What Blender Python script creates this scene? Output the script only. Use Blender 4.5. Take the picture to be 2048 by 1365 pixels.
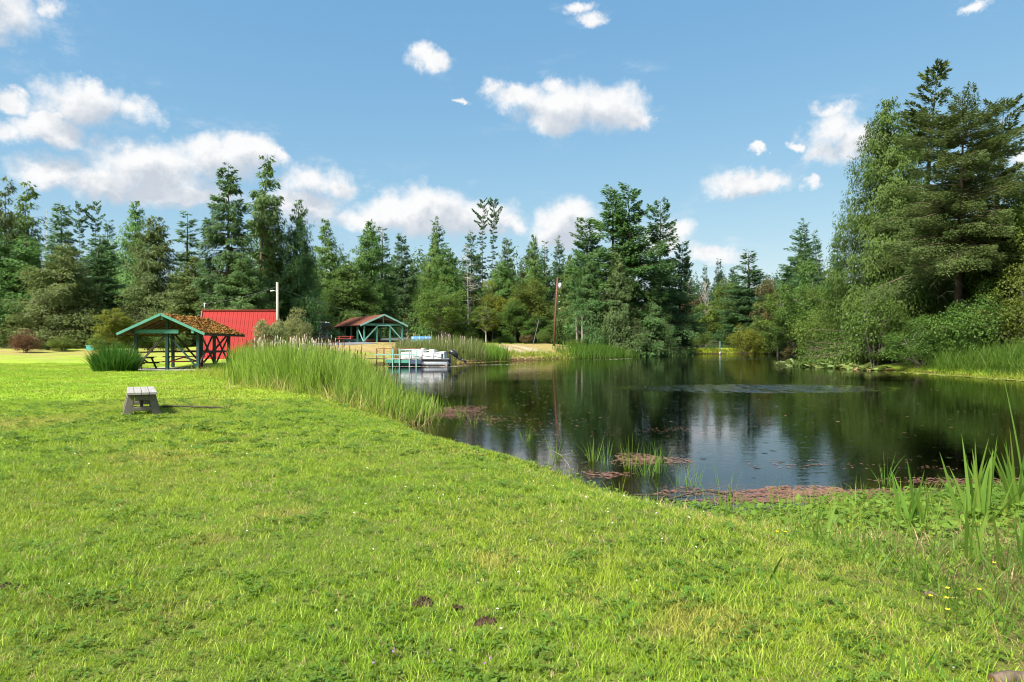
import bpy, math, random
import numpy as np
from mathutils import Vector, Matrix

for o in list(bpy.data.objects):
    bpy.data.objects.remove(o)
SC = bpy.context.scene
COL = SC.collection
R = math.radians

# ------------------------------------------------------------------ camera
F, HOR, CZ = 1365.33, 688.0, 1.4          # focal length in photo pixels, eye level row, eye height
cam_d = bpy.data.cameras.new('camera')
cam = bpy.data.objects.new('camera', cam_d)
COL.objects.link(cam)
cam.location = (0, 0, CZ)
cam.rotation_euler = (R(90), 0, 0)
cam_d.sensor_width = 36
cam_d.lens = 24
cam_d.shift_y = (HOR - 682.5) / 2048
cam_d.clip_start = 0.05
cam_d.clip_end = 4000
SC.camera = cam

# ------------------------------------------------------------------ light
SUN_DIR = Vector((-0.50, -0.52, 0.80)).normalized()      # towards the sun
sun_d = bpy.data.lights.new('sun', 'SUN')
sun_d.energy = 4.0
sun_d.angle = R(14)
sun_d.color = (1.0, 0.95, 0.87)
sun = bpy.data.objects.new('sun', sun_d)
COL.objects.link(sun)
sun.rotation_euler = SUN_DIR.to_track_quat('Z', 'Y').to_euler()
sun.location = (-20, -20, 40)
EXPOSURE = 1.5
SKY_STRENGTH = 0.10

SC.view_settings.view_transform = 'Standard'
SC.view_settings.look = 'None'
SC.view_settings.exposure = EXPOSURE
SC.view_settings.gamma = 1
SC.view_settings.use_curve_mapping = False
SC.cycles.use_denoising = True
SC.cycles.filter_width = 1.1
SC.cycles.max_bounces = 8
SC.cycles.transparent_max_bounces = 8
SC.cycles.diffuse_bounces = 4
SC.cycles.glossy_bounces = 3
SC.cycles.transmission_bounces = 4
SC.cycles.volume_bounces = 0
SC.cycles.caustics_reflective = False
SC.cycles.caustics_refractive = False
SC.cycles.sample_clamp_indirect = 4

# ------------------------------------------------------------------ node helpers
class NT:
    def __init__(s, tree):
        s.t = tree
        s.n = tree.nodes
        s.l = tree.links
    def put(s, sock, v):
        if v is None:
            return
        if isinstance(v, bpy.types.NodeSocket):
            s.l.new(v, sock)
        else:
            if hasattr(sock.default_value, '__len__') and not hasattr(v, '__len__'):
                v = (v, v, v) if len(sock.default_value) == 3 else (v, v, v, 1)
            elif hasattr(v, '__len__') and len(sock.default_value) == 4 and len(v) == 3:
                v = tuple(v) + (1,)
            sock.default_value = v
    def new(s, typ, **kw):
        nd = s.n.new(typ)
        for k, v in kw.items():
            setattr(nd, k, v)
        return nd
    def math(s, op, a, b=None, c=None, clamp=False):
        nd = s.new('ShaderNodeMath', operation=op, use_clamp=clamp)
        for i, v in enumerate((a, b, c)):
            s.put(nd.inputs[i], v)
        return nd.outputs[0]
    def vec(s, op, a, b=None):
        nd = s.new('ShaderNodeVectorMath', operation=op)
        s.put(nd.inputs[0], a)
        if b is not None:
            s.put(nd.inputs[1], b)
        return nd.outputs['Value'] if op in ('LENGTH', 'DOT_PRODUCT', 'DISTANCE') else nd.outputs[0]
    def noise(s, vec, scale, detail=3, rough=.55, dist=0, col=False):
        nd = s.new('ShaderNodeTexNoise')
        s.put(nd.inputs['Vector'], vec)
        s.put(nd.inputs['Scale'], scale)
        nd.inputs['Detail'].default_value = detail
        nd.inputs['Roughness'].default_value = rough
        nd.inputs['Distortion'].default_value = dist
        return nd.outputs['Color'] if col else nd.outputs['Fac']
    def ramp(s, v, lo, hi, a=0, b=1, smooth=True):
        nd = s.new('ShaderNodeMapRange')
        nd.interpolation_type = 'SMOOTHSTEP' if smooth else 'LINEAR'
        for i, q in enumerate((v, lo, hi, a, b)):
            s.put(nd.inputs[i], q)
        return nd.outputs[0]
    def mix(s, f, a, b, blend='MIX'):
        nd = s.new('ShaderNodeMix', data_type='RGBA', blend_type=blend)
        s.put(nd.inputs['Factor'], f)
        s.put(nd.inputs[6], a)
        s.put(nd.inputs[7], b)
        return nd.outputs[2]
    def comb(s, x, y, z):
        nd = s.new('ShaderNodeCombineXYZ')
        for i, v in enumerate((x, y, z)):
            s.put(nd.inputs[i], v)
        return nd.outputs[0]
    def sep(s, v):
        nd = s.new('ShaderNodeSeparateXYZ')
        s.put(nd.inputs[0], v)
        return nd.outputs
    def bump(s, h, strength=.3, dist=.02, normal=None):
        nd = s.new('ShaderNodeBump')
        nd.inputs['Strength'].default_value = strength
        nd.inputs['Distance'].default_value = dist
        s.put(nd.inputs['Height'], h)
        if normal is not None:
            s.put(nd.inputs['Normal'], normal)
        return nd.outputs[0]

# ------------------------------------------------------------------ sky: daylight plus fair-weather clouds
w = bpy.data.worlds.new('World')
SC.world = w
w.use_nodes = True
w.cycles.sampling_method = 'MANUAL'
w.cycles.sample_map_resolution = 512

# (photo column, row, half width, half height) of each cloud lobe
LOBES = [(30, 22, 100, 52), (95, 10, 38, 34), (-40, 40, 90, 50),
         (190, 205, 92, 46), (262, 222, 58, 34), (195, 172, 40, 24),
         (15, 203, 62, 18), (-4, 158, 22, 14),
         (92, 266, 88, 30), (5, 268, 60, 26), (95, 240, 36, 18),
         (95, 346, 110, 36), (300, 335, 140, 50), (420, 312, 110, 42), (500, 304, 70, 32), (350, 385, 140, 34), (205, 365, 90, 40), (550, 310, 36, 18),
         (630, 362, 86, 40), (620, 415, 90, 44), (680, 380, 40, 34),
         (770, 425, 80, 38), (865, 425, 115, 46), (965, 435, 82, 36), (720, 440, 90, 30), (1020, 445, 36, 20),
         (1130, 438, 58, 34), (1125, 470, 66, 28),
         (1352, 462, 44, 28), (1330, 480, 60, 24), (1415, 510, 66, 22),
         (1030, 188, 62, 24), (1120, 205, 95, 44), (1210, 212, 80, 42), (1265, 236, 42, 18), (1110, 248, 55, 24), (1110, 172, 40, 18), (990, 180, 28, 14),
         (852, 116, 46, 20), (1160, 13, 38, 12), (1188, 38, 26, 16), (922, 201, 12, 6),
         (1662, 262, 62, 46), (1712, 285, 62, 40), (1655, 300, 50, 26), (1655, 225, 34, 20), (1604, 290, 18, 10),
         (1495, 370, 92, 25), (1545, 362, 44, 20), (1515, 303, 18, 11), (1625, 364, 26, 13), (1968, 9, 34, 13), (2045, 312, 50, 24)]

def lobe_group(lobes_):
    g = bpy.data.node_groups.new('cloud_lobes', 'ShaderNodeTree')
    g.interface.new_socket('Angles', in_out='INPUT', socket_type='NodeSocketVector')
    g.interface.new_socket('Field', in_out='OUTPUT', socket_type='NodeSocketFloat')
    q = NT(g)
    gi, go = q.new('NodeGroupInput'), q.new('NodeGroupOutput')
    cur = None
    for (px, py, rx, ry) in lobes_:
        az = math.atan((px - 1024) / F)
        el = math.atan((HOR - py) / F * math.cos(az))
        ca = math.cos(az)
        sx, sy = 1.10 * rx / F * ca * ca, 1.12 * ry / F * ca
        v = q.vec('MULTIPLY_ADD', gi.outputs[0], (1 / sx, 1 / sy, 0))
        v.node.inputs[2].default_value = (-az / sx, -el / sy, 0)
        ln = q.vec('LENGTH', v)
        cur = ln if cur is None else q.math('MINIMUM', cur, ln)
    q.l.new(q.math('SUBTRACT', 1.0, cur), go.inputs[0])
    return g
G_ALL = lobe_group(LOBES)
G_BIG = lobe_group(sorted(LOBES, key=lambda l: -l[2] * l[3])[:26])

q = NT(w.node_tree)
q.n.clear()
out = q.new('ShaderNodeOutputWorld')
sky = q.new('ShaderNodeTexSky', sky_type='NISHITA', sun_disc=False)
sky.sun_elevation = math.asin(SUN_DIR.z)
sky.sun_rotation = math.atan2(SUN_DIR.x, SUN_DIR.y)
sky.altitude = 0
sky.air_density = 1.0
sky.dust_density = 0.2
sky.ozone_density = 4.0
tc = q.new('ShaderNodeTexCoord')
d = q.vec('NORMALIZE', tc.outputs['Generated'])
dx, dy, dz = q.sep(d)[:]
az = q.math('ARCTAN2', dx, dy)
el = q.math('ARCSINE', dz)
ang = q.comb(az, el, 0)
fb = q.noise(d, 9.0, 8, .58)
fbc = q.noise(d, 22.0, 5, .62, col=True)
warp = q.vec('MULTIPLY', q.vec('SUBTRACT', fbc, (.5, .5, .5)), (.07, .05, 0))
ang2 = q.vec('ADD', ang, warp)
def lobes(v, g=G_ALL):
    nd = q.new('ShaderNodeGroup')
    nd.node_tree = g
    q.l.new(v, nd.inputs[0])
    return nd.outputs[0]
f1 = lobes(ang2)
f2 = lobes(q.vec('ADD', ang2, (-.010, .026, 0)), G_BIG)
# the same kind of clouds all around, wherever the list above does not reach
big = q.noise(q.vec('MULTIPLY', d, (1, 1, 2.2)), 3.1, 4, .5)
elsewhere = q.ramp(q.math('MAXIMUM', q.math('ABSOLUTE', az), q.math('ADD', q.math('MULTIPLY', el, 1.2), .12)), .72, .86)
f3 = q.math('MULTIPLY', q.math('MULTIPLY', q.math('SUBTRACT', big, .52), 5.5), elsewhere)  # unseen cloud cover out here is raised for more fill light
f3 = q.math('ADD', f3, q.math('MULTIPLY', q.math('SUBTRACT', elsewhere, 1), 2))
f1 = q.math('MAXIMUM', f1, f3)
f1 = q.math('MAXIMUM', f1, -1.2)
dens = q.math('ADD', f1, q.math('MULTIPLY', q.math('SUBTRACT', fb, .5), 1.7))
fine = q.noise(d, 55.0, 5, .65)
dens = q.math('ADD', dens, q.math('MULTIPLY', q.math('SUBTRACT', fine, .5), .60))
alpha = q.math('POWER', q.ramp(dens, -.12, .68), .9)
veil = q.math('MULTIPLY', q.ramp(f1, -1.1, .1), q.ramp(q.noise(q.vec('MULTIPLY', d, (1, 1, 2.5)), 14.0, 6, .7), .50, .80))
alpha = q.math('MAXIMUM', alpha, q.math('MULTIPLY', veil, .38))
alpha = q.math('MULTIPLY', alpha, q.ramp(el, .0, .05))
# sunlit crowns, greyer bases: how much cloud lies towards the sun
fbu = q.noise(q.vec('ADD', d, (-.010, -.0, .016)), 9.0, 6, .58)
thick = q.math('ADD', f2, q.math('MULTIPLY', q.math('SUBTRACT', fbu, .5), 1.7))
relief = q.math('SUBTRACT', fb, fbu)
shade = q.math('MULTIPLY', q.ramp(thick, -.05, .85), 1.0)
shade = q.math('SUBTRACT', shade, q.math('MULTIPLY', relief, 3.2), clamp=True)
shade = q.math('ADD', shade, q.math('MULTIPLY', q.math('SUBTRACT', fine, .5), .35), clamp=True)
kc = 1 / (SKY_STRENGTH * 2 ** EXPOSURE)
ccol = q.mix(shade, (.98 * kc, .985 * kc, .99 * kc), (.60 * kc, .66 * kc, .74 * kc))
# the clear sky's own colour, its contrast eased the way the photograph's is
cs = q.new('ShaderNodeSeparateColor')
q.l.new(sky.outputs[0], cs.inputs[0])
cc = q.new('ShaderNodeCombineColor')
for i_, (gm, kk) in enumerate(((.85, .19), (.55, .306), (.30, .49))):
    q.l.new(q.math('MULTIPLY', q.math('POWER', cs.outputs[i_], gm), kk / (SKY_STRENGTH * 2 ** EXPOSURE)), cc.inputs[i_])
skyc = q.mix(alpha, cc.outputs[0], ccol)
bg = q.new('ShaderNodeBackground')
q.l.new(skyc, bg.inputs[0])
bg.inputs[1].default_value = SKY_STRENGTH
q.l.new(bg.outputs[0], out.inputs[0])

# ------------------------------------------------------------------ geometry helpers
def gx(px, Y):
    return (px - 1024) / F * Y
def at(px, py, Y):
    return Vector((gx(px, Y), Y, CZ + (HOR - py) / F * Y))
def sstep(a, b, x):
    t = np.clip((x - a) / (b - a), 0, 1)
    return t * t * (3 - 2 * t)

def tag(o, label=None, cat=None, group=None, kind=None):
    if label: o['label'] = label
    if cat: o['category'] = cat
    if group: o['group'] = group
    if kind: o['kind'] = kind
    return o
def link(name, data, mat=None, parent=None):
    o = bpy.data.objects.new(name, data)
    COL.objects.link(o)
    if mat is not None and data is not None:
        if len(data.materials) == 0:
            data.materials.append(mat)
        elif data.materials[0] != mat:
            o.material_slots[0].link = 'OBJECT'
            o.material_slots[0].material = mat
    if parent is not None:
        o.parent = parent
    return o
def empty(name, loc=(0, 0, 0), rz=0, label=None, cat=None, group=None):
    o = bpy.data.objects.new(name, None)
    o.empty_display_size = .2
    COL.objects.link(o)
    o.location = loc
    o.rotation_euler = (0, 0, rz)
    return tag(o, label, cat, group)

def np_mesh(name, V, polys, attr=None, smooth=False):
    """V (n,3); polys: list of int arrays (m,k); attr: {name: per-vertex float array}"""
    me = bpy.data.meshes.new(name)
    V = np.ascontiguousarray(V, dtype=np.float32)
    me.vertices.add(len(V))
    me.vertices.foreach_set('co', V.ravel())
    loops = np.concatenate([p.ravel() for p in polys]).astype(np.int32)
    tot = np.concatenate([np.full(len(p), p.shape[1], np.int32) for p in polys])
    start = np.concatenate([[0], np.cumsum(tot)[:-1]]).astype(np.int32)
    me.loops.add(len(loops))
    me.loops.foreach_set('vertex_index', loops)
    me.polygons.add(len(tot))
    me.polygons.foreach_set('loop_start', start)
    me.polygons.foreach_set('loop_total', tot)
    if smooth:
        me.polygons.foreach_set('use_smooth', np.ones(len(tot), bool))
    if attr:
        for k, a in attr.items():
            at_ = me.attributes.new(k, 'FLOAT', 'POINT')
            at_.data.foreach_set('value', np.ascontiguousarray(a, dtype=np.float32))
    me.update(calc_edges=True)
    return me

class MB:
    """collects simple solids, then links them as one mesh object"""
    def __init__(s):
        s.v, s.f = [], []
    def add(s, vs, fs):
        o = len(s.v)
        s.v += [tuple(p) for p in vs]
        s.f += [tuple(o + i for i in f) for f in fs]
        return s
    BOXF = [(0, 3, 2, 1), (4, 5, 6, 7), (0, 1, 5, 4), (1, 2, 6, 5), (2, 3, 7, 6), (3, 0, 4, 7)]
    def box(s, c, size, rz=0):
        cx, cy, cz = c
        hx, hy, hz = size[0] / 2, size[1] / 2, size[2] / 2
        ca, sa = math.cos(rz), math.sin(rz)
        vs = []
        for z in (-hz, hz):
            for x, y in ((-hx, -hy), (hx, -hy), (hx, hy), (-hx, hy)):
                vs.append((cx + x * ca - y * sa, cy + x * sa + y * ca, cz + z))
        return s.add(vs, s.BOXF)
    def bar(s, p, q, wd, ht, up=(0, 0, 1)):
        p, q = Vector(p), Vector(q)
        dd = (q - p).normalized()
        upv = Vector(up)
        if abs(dd.dot(upv)) > .98:
            upv = Vector((0, 1, 0))
        sd = dd.cross(upv).normalized()
        u = sd.cross(dd).normalized()
        vs = []
        for c in (p, q):
            for a, b in ((-1, -1), (1, -1), (1, 1), (-1, 1)):
                vs.append(c + sd * (a * wd / 2) + u * (b * ht / 2))
        return s.add(vs, [(0, 1, 2, 3), (7, 6, 5, 4), (4, 5, 1, 0), (5, 6, 2, 1), (6, 7, 3, 2), (7, 4, 0, 3)])
    def prism(s, poly, vec):
        """poly: list of 3D points (flat), extruded along vec"""
        n = len(poly)
        vec = Vector(vec)
        vs = [Vector(p) for p in poly] + [Vector(p) + vec for p in poly]
        fs = [tuple(range(n))[::-1], tuple(range(n, 2 * n))]
        fs += [(i, (i + 1) % n, n + (i + 1) % n, n + i) for i in range(n)]
        return s.add(vs, fs)
    def tube(s, pts, rad, n=6, cap=True):
        pts = [Vector(p) for p in pts]
        if not hasattr(rad, '__len__'):
            rad = [rad] * len(pts)
        vs, fs = [], []
        ref = Vector((.31, .87, .38)).normalized()
        for i, p in enumerate(pts):
            dd = (pts[min(i + 1, len(pts) - 1)] - pts[max(i - 1, 0)]).normalized()
            a = dd.cross(ref)
            if a.length < .1:
                a = dd.cross(Vector((1, 0, 0)))
            a.normalize()
            b = dd.cross(a)
            for k in range(n):
                t = 2 * math.pi * k / n
                vs.append(p + (a * math.cos(t) + b * math.sin(t)) * rad[i])
        for i in range(len(pts) - 1):
            for k in range(n):
                k2 = (k + 1) % n
                fs.append((i * n + k, i * n + k2, (i + 1) * n + k2, (i + 1) * n + k))
        if cap:
            fs.append(tuple(range(n))[::-1])
            fs.append(tuple(range((len(pts) - 1) * n, len(pts) * n)))
        return s.add(vs, fs)
    def mesh(s, name, smooth=False):
        me = bpy.data.meshes.new(name)
        me.from_pydata(s.v, [], s.f)
        if smooth:
            me.polygons.foreach_set('use_smooth', np.ones(len(me.polygons), bool))
        me.update()
        return me
    def build(s, name, mat, parent=None, smooth=False, bevel=0):
        o = link(name, s.mesh(name, smooth), mat, parent)
        if bevel:
            b = o.modifiers.new('bevel', 'BEVEL')
            b.width = bevel
            b.segments = 2
            b.limit_method = 'ANGLE'
        return o

def unit(a):
    return a / np.maximum(np.linalg.norm(a, axis=-1, keepdims=True), 1e-9)

def leaf_quads(P, D, N, L, W, fold=.12):
    """diamond leaves: P base, D direction, N normal"""
    D = unit(D)
    S = unit(np.cross(D, N))
    Nn = np.cross(S, D)
    L, W = L[:, None], W[:, None]
    V = np.stack([P, P + D * L * .45 + S * W * .5 - Nn * W * fold, P + D * L, P + D * L * .45 - S * W * .5 - Nn * W * fold], 1)
    return V.reshape(-1, 3), np.arange(len(P) * 4).reshape(-1, 4)

def blade_strips(P, Hh, Wd, az, lean, curve, nseg=3, twist=None, rng=None):
    """grass-like blades; arrays of length n. lean/curve in fractions of the height"""
    n = len(P)
    dirh = np.stack([np.cos(az), np.sin(az), np.zeros(n)], 1)
    ta = az + np.pi / 2 if twist is None else twist
    side = np.stack([np.cos(ta), np.sin(ta), np.zeros(n)], 1)
    rows = []
    for i in range(nseg + 1):
        s = i / nseg
        off = (lean * s + curve * s * s)
        zz = s * np.sqrt(np.maximum(.08, 1 - np.minimum(.92, (lean + curve * s) ** 2 * .8)))
        c = P + dirh * (off * Hh)[:, None] + np.array([0, 0, 1.]) * (zz * Hh)[:, None]
        wv = Wd * (.75 + .25 * math.sin(min(1, s * 2.2) * math.pi / 2)) * (1 - s ** 2.2)
        if i < nseg:
            rows.append(c - side * wv[:, None] * .5)
            rows.append(c + side * wv[:, None] * .5)
        else:
            rows.append(c)
    V = np.stack(rows, 1)
    nv = V.shape[1]
    base = (np.arange(n) * nv)[:, None]
    quads = np.concatenate([base + np.array([2 * i, 2 * i + 1, 2 * i + 3, 2 * i + 2]) for i in range(nseg - 1)]) if nseg > 1 else np.zeros((0, 4), int)
    tris = base + np.array([2 * nseg - 2, 2 * nseg - 1, 2 * nseg])
    return V.reshape(-1, 3), [quads, tris], nv
# ------------------------------------------------------------------ materials
def new_mat(name):
    m = bpy.data.materials.new(name)
    m.use_nodes = True
    k = NT(m.node_tree)
    k.n.clear()
    o = k.new('ShaderNodeOutputMaterial')
    return m, k, o
def princ(k, col, rough=.7, spec=.3, metal=0, normal=None):
    b = k.new('ShaderNodeBsdfPrincipled')
    k.put(b.inputs['Base Color'], col)
    k.put(b.inputs['Roughness'], rough)
    k.put(b.inputs['Specular IOR Level'], spec)
    k.put(b.inputs['Metallic'], metal)
    if normal is not None:
        k.put(b.inputs['Normal'], normal)
    return b
def wpos(k):
    return k.new('ShaderNodeNewGeometry').outputs['Position']

def simple(name, col, rough=.6, spec=.3, metal=0, var=.25, scale=3., bump=.0, bscale=40, dirt=None, stretch=(1, 1, 1)):
    m, k, o = new_mat(name)
    p = k.vec('MULTIPLY', k.new('ShaderNodeTexCoord').outputs['Object'], stretch)
    n1 = k.noise(p, scale, 5, .6)
    n2 = k.noise(p, scale * 7, 4, .6)
    f = k.math('ADD', k.math('MULTIPLY', n1, .6), k.math('MULTIPLY', n2, .4))
    lo = tuple(c * (1 - var) for c in col)
    hi = tuple(min(1, c * (1 + var)) for c in col)
    c = k.mix(k.ramp(f, .3, .7), lo, hi)
    if dirt:
        c = k.mix(k.ramp(k.noise(p, scale * 2.3, 6, .7), .52, .72), c, dirt)
    nrm = k.bump(k.noise(p, bscale, 4, .6), bump, .01) if bump else None
    b = princ(k, c, rough, spec, metal, nrm)
    k.l.new(b.outputs[0], o.inputs[0])
    return m

def foliage(name, c1, c2, trans=.35, objvar=.35, rough=.55, spec=.25, tcol=None):
    """leaf stuff: colour runs between c1 and c2 from leaf to leaf and plant to plant"""
    m, k, o = new_mat(name)
    a = k.new('ShaderNodeAttribute', attribute_name='tint').outputs['Fac']
    rnd = k.new('ShaderNodeObjectInfo').outputs['Random']
    big = k.noise(wpos(k), .45, 3, .6)
    f = k.math('ADD', k.math('MULTIPLY', a, .6), k.math('MULTIPLY', k.ramp(big, .3, .7), .4))
    c = k.mix(f, c1, c2)
    hsv = k.new('ShaderNodeHueSaturation')
    k.put(hsv.inputs['Hue'], k.math('ADD', .5 - .018, k.math('MULTIPLY', rnd, .036)))
    k.put(hsv.inputs['Value'], k.math('ADD', 1 - objvar / 2, k.math('MULTIPLY', k.math('FRACT', k.math('MULTIPLY', rnd, 7.31)), objvar)))
    k.put(hsv.inputs['Color'], c)
    c = hsv.outputs[0]
    b = princ(k, c, rough, spec)
    t = k.new('ShaderNodeBsdfTranslucent')
    k.put(t.inputs[0], k.mix(.5, c, tcol or tuple(min(1, x * 1.6) for x in c2), 'MIX'))
    mx = k.new('ShaderNodeMixShader')
    mx.inputs[0].default_value = trans
    k.l.new(b.outputs[0], mx.inputs[1])
    k.l.new(t.outputs[0], mx.inputs[2])
    k.l.new(mx.outputs[0], o.inputs[0])
    return m

M = {}
M['spruce'] = foliage('spruce_needles', (0.049, 0.110, 0.031), (0.125, 0.216, 0.058), .40)
M['dark'] = foliage('dark_needles', (0.041, 0.098, 0.036), (0.106, 0.193, 0.060), .40)
M['cedar'] = foliage('cedar_fronds', (0.059, 0.130, 0.027), (0.157, 0.256, 0.056), .40)
M['cedar_bright'] = foliage('bright_cedar_fronds', (0.037, 0.085, 0.013), (0.103, 0.169, 0.032), .40)
M['olive'] = foliage('olive_fronds', (0.061, 0.095, 0.022), (0.152, 0.188, 0.055), .40)
M['fir'] = foliage('fir_needles', (0.034, 0.069, 0.017), (0.149, 0.190, 0.053), .25)
M['far'] = foliage('hazy_far_needles', (0.046, 0.105, 0.058), (0.097, 0.180, 0.090), .40)  # distance haze put into the needle colour as a paler, bluer green
M['dec'] = foliage('green_leaves', (0.049, 0.103, 0.017), (0.135, 0.213, 0.039), .45)
M['dec_yellow'] = foliage('yellow_green_leaves', (0.085, 0.125, 0.012), (0.215, 0.240, 0.032), .42)
M['dec_lime'] = foliage('lime_leaves', (0.058, 0.105, 0.014), (0.158, 0.210, 0.036), .42)
M['dec_dark'] = foliage('deep_green_leaves', (0.040, 0.086, 0.015), (0.109, 0.175, 0.030), .45)
M['willow'] = foliage('willow_leaves', (.13, .16, .05), (.33, .33, .13), .4)
M['redbush'] = foliage('reddish_leaves', (0.075, 0.065, 0.026), (0.235, 0.105, 0.050), .3)
M['brownleaf'] = foliage('brownish_leaves', (0.070, 0.070, 0.024), (0.155, 0.122, 0.045), .3)
M['reed'] = foliage('reed_blades', (0.080, 0.175, 0.016), (0.270, 0.390, 0.055), .42, .1)
M['reed_far'] = foliage('far_reed_blades', (.085, .130, .022), (.250, .260, .085), .4, .1)
M['sedge'] = foliage('sedge_blades', (0.045, 0.105, 0.008), (0.130, 0.205, 0.026), .4, .1)
M['yellowgrass'] = foliage('yellow_green_grass', (.15, .20, .018), (.33, .36, .05), .4, .1)
M['clover'] = foliage('clover_leaves', (0.080, 0.150, 0.014), (0.165, 0.260, 0.034), .35, .1)
M['iris'] = foliage('iris_blades', (0.020, 0.085, 0.010), (0.065, 0.180, 0.024), .35, .1)
M['irispale'] = foliage('light_iris_blades', (0.085, 0.190, 0.018), (0.200, 0.320, 0.050), .45, .15)  # paler green for the near irises and some rushes
M['straw'] = foliage('straw', (.26, .18, .08), (.52, .40, .20), .25, .2)
M['marsh'] = foliage('marsh_leaves', (.075, .150, .012), (.190, .270, .035), .35, .1)
M['weed'] = foliage('pond_weed', (.115, .052, .038), (.30, .150, .105), .15, .1)
M['weedgreen'] = foliage('green_pond_weed', (.14, .19, .03), (.33, .34, .08), .2, .1)
M['lily'] = foliage('lily_leaves', (0.120, 0.185, 0.040), (0.250, 0.310, 0.085), .2, .35, .35, .5)
M['flower_white'] = simple('white_petals', (.8, .8, .78), .6)
M['flower_yellow'] = simple('yellow_petals', (.75, .55, .02), .6)
M['flower_purple'] = simple('purple_petals', (.25, .12, .35), .6)
M['bark'] = simple('bark', (.115, .085, .062), .9, .1, var=.5, scale=2, bump=.8, bscale=14, stretch=(3, 3, .5))
M['bark_grey'] = simple('grey_bark', (.20, .175, .15), .9, .1, var=.4, scale=2, bump=.6, bscale=14, stretch=(3, 3, .5))
M['deadwood'] = simple('dead_wood', (.42, .38, .33), .85, .1, var=.3, scale=2, stretch=(3, 3, .4))
M['birchbark'] = simple('birch_bark', (.52, .49, .42), .8, .2, var=.3, scale=3)
M['polewood'] = simple('pole_wood', (.40, .335, .265), .85, .1, var=.3, scale=1.5, stretch=(5, 5, .3))
M['polered'] = simple('red_brown_pole', (.135, .062, .044), .75, .2, var=.35, scale=1.5, stretch=(5, 5, .3))
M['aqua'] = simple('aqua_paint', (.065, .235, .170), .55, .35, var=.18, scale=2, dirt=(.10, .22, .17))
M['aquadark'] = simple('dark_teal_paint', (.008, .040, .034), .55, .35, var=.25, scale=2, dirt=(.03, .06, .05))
M['aqualight'] = simple('pale_aqua_paint', (.20, .40, .345), .55, .3, var=.12, scale=2)
M['darkwood'] = simple('dark_weathered_wood', (.060, .048, .038), .8, .2, var=.35, scale=2, stretch=(1, 1, 4))
M['soffit'] = simple('roof_boards', (.17, .115, .070), .85, .1, var=.4, scale=2.5, stretch=(1, .25, 1))
M['redwood'] = simple('red_brown_paint', (.33, .060, .045), .65, .25, var=.3, scale=3)
M['tablewood'] = simple('brown_table_boards', (.125, .062, .042), .7, .2, var=.3, scale=3)
M['concrete'] = simple('concrete', (.34, .32, .29), .9, .1, var=.18, scale=2.5, bump=.3, bscale=60)
M['mossconcrete'] = simple('mossy_concrete', (.185, .165, .130), .95, .1, var=.25, scale=5, bump=.5, bscale=50, dirt=(.13, .12, .065))
M['greyplank'] = simple('grey_planks', (.30, .285, .26), .85, .15, var=.22, scale=3, bump=.4, bscale=30, stretch=(6, .5, 1))
M['asphalt'] = simple('asphalt', (.16, .165, .175), .9, .15, var=.18, scale=.7, bump=.3, bscale=90)
M['redmetal'] = simple('red_metal', (.29, .026, .023), .6, .10, var=.07, scale=.6)
M['redtrim'] = simple('red_trim', (.25, .022, .020), .45, .4, var=.1, scale=.6)
M['white'] = simple('white_paint', (.62, .62, .61), .5, .4, var=.08, scale=2, dirt=(.58, .57, .53))
M['grey_vinyl'] = simple('grey_vinyl', (.55, .56, .57), .5, .3, var=.1)
M['alu'] = simple('aluminium', (.60, .62, .64), .38, .5, .75, var=.1, scale=2)
M['black'] = simple('black_plastic', (.018, .019, .022), .35, .5, var=.2)
M['navy'] = simple('dark_blue_panel', (.05, .065, .11), .5, .4, var=.2)
M['blue'] = simple('blue_paint', (.10, .36, .68), .5, .4, var=.12)
M['teal'] = simple('teal_plastic', (.10, .40, .36), .5, .4, var=.12)
M['orangeboat'] = simple('faded_red_hull', (.38, .13, .075), .5, .4, var=.2)
M['rust'] = simple('rusty_rail', (.20, .085, .045), .85, .15, var=.4, scale=6)
M['glass'] = simple('dark_glass', (.03, .035, .04), .08, .6, var=.1)
M['cable'] = simple('cable', (.10, .10, .10), .6, .3)
M['soil'] = simple('soil', (.055, .036, .024), .95, .05, var=.45, scale=12, bump=.8, bscale=70)
M['cattail'] = simple('cattail_brown', (.085, .042, .02), .9, .05, var=.3, scale=20)
M['fluff'] = simple('seed_fluff', (.58, .46, .38), .95, .05, var=.25, scale=20)

def moss_roof():
    m, k, o = new_mat('mossy_shingles')
    p = k.new('ShaderNodeTexCoord').outputs['Object']
    c = k.mix(k.ramp(k.noise(p, 5, 5, .7), .35, .65), (.21, .088, .026), (.30, .165, .036))
    c = k.mix(k.ramp(k.noise(p, 2.0, 5, .7), .55, .68), c, (.18, .15, .035))
    c = k.mix(k.ramp(k.noise(p, 9.0, 4, .7), .60, .70), c, (.075, .055, .042))
    b = princ(k, c, .95, .1, 0, k.bump(k.noise(p, 26, 5, .7), .9, .05))
    k.l.new(b.outputs[0], o.inputs[0])
    return m
M['mossroof'] = moss_roof()
M['redroof'] = simple('brown_red_shingles', (.185, .070, .046), .9, .1, var=.25, scale=2, bump=.4, bscale=20, dirt=(.15, .10, .05))

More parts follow.
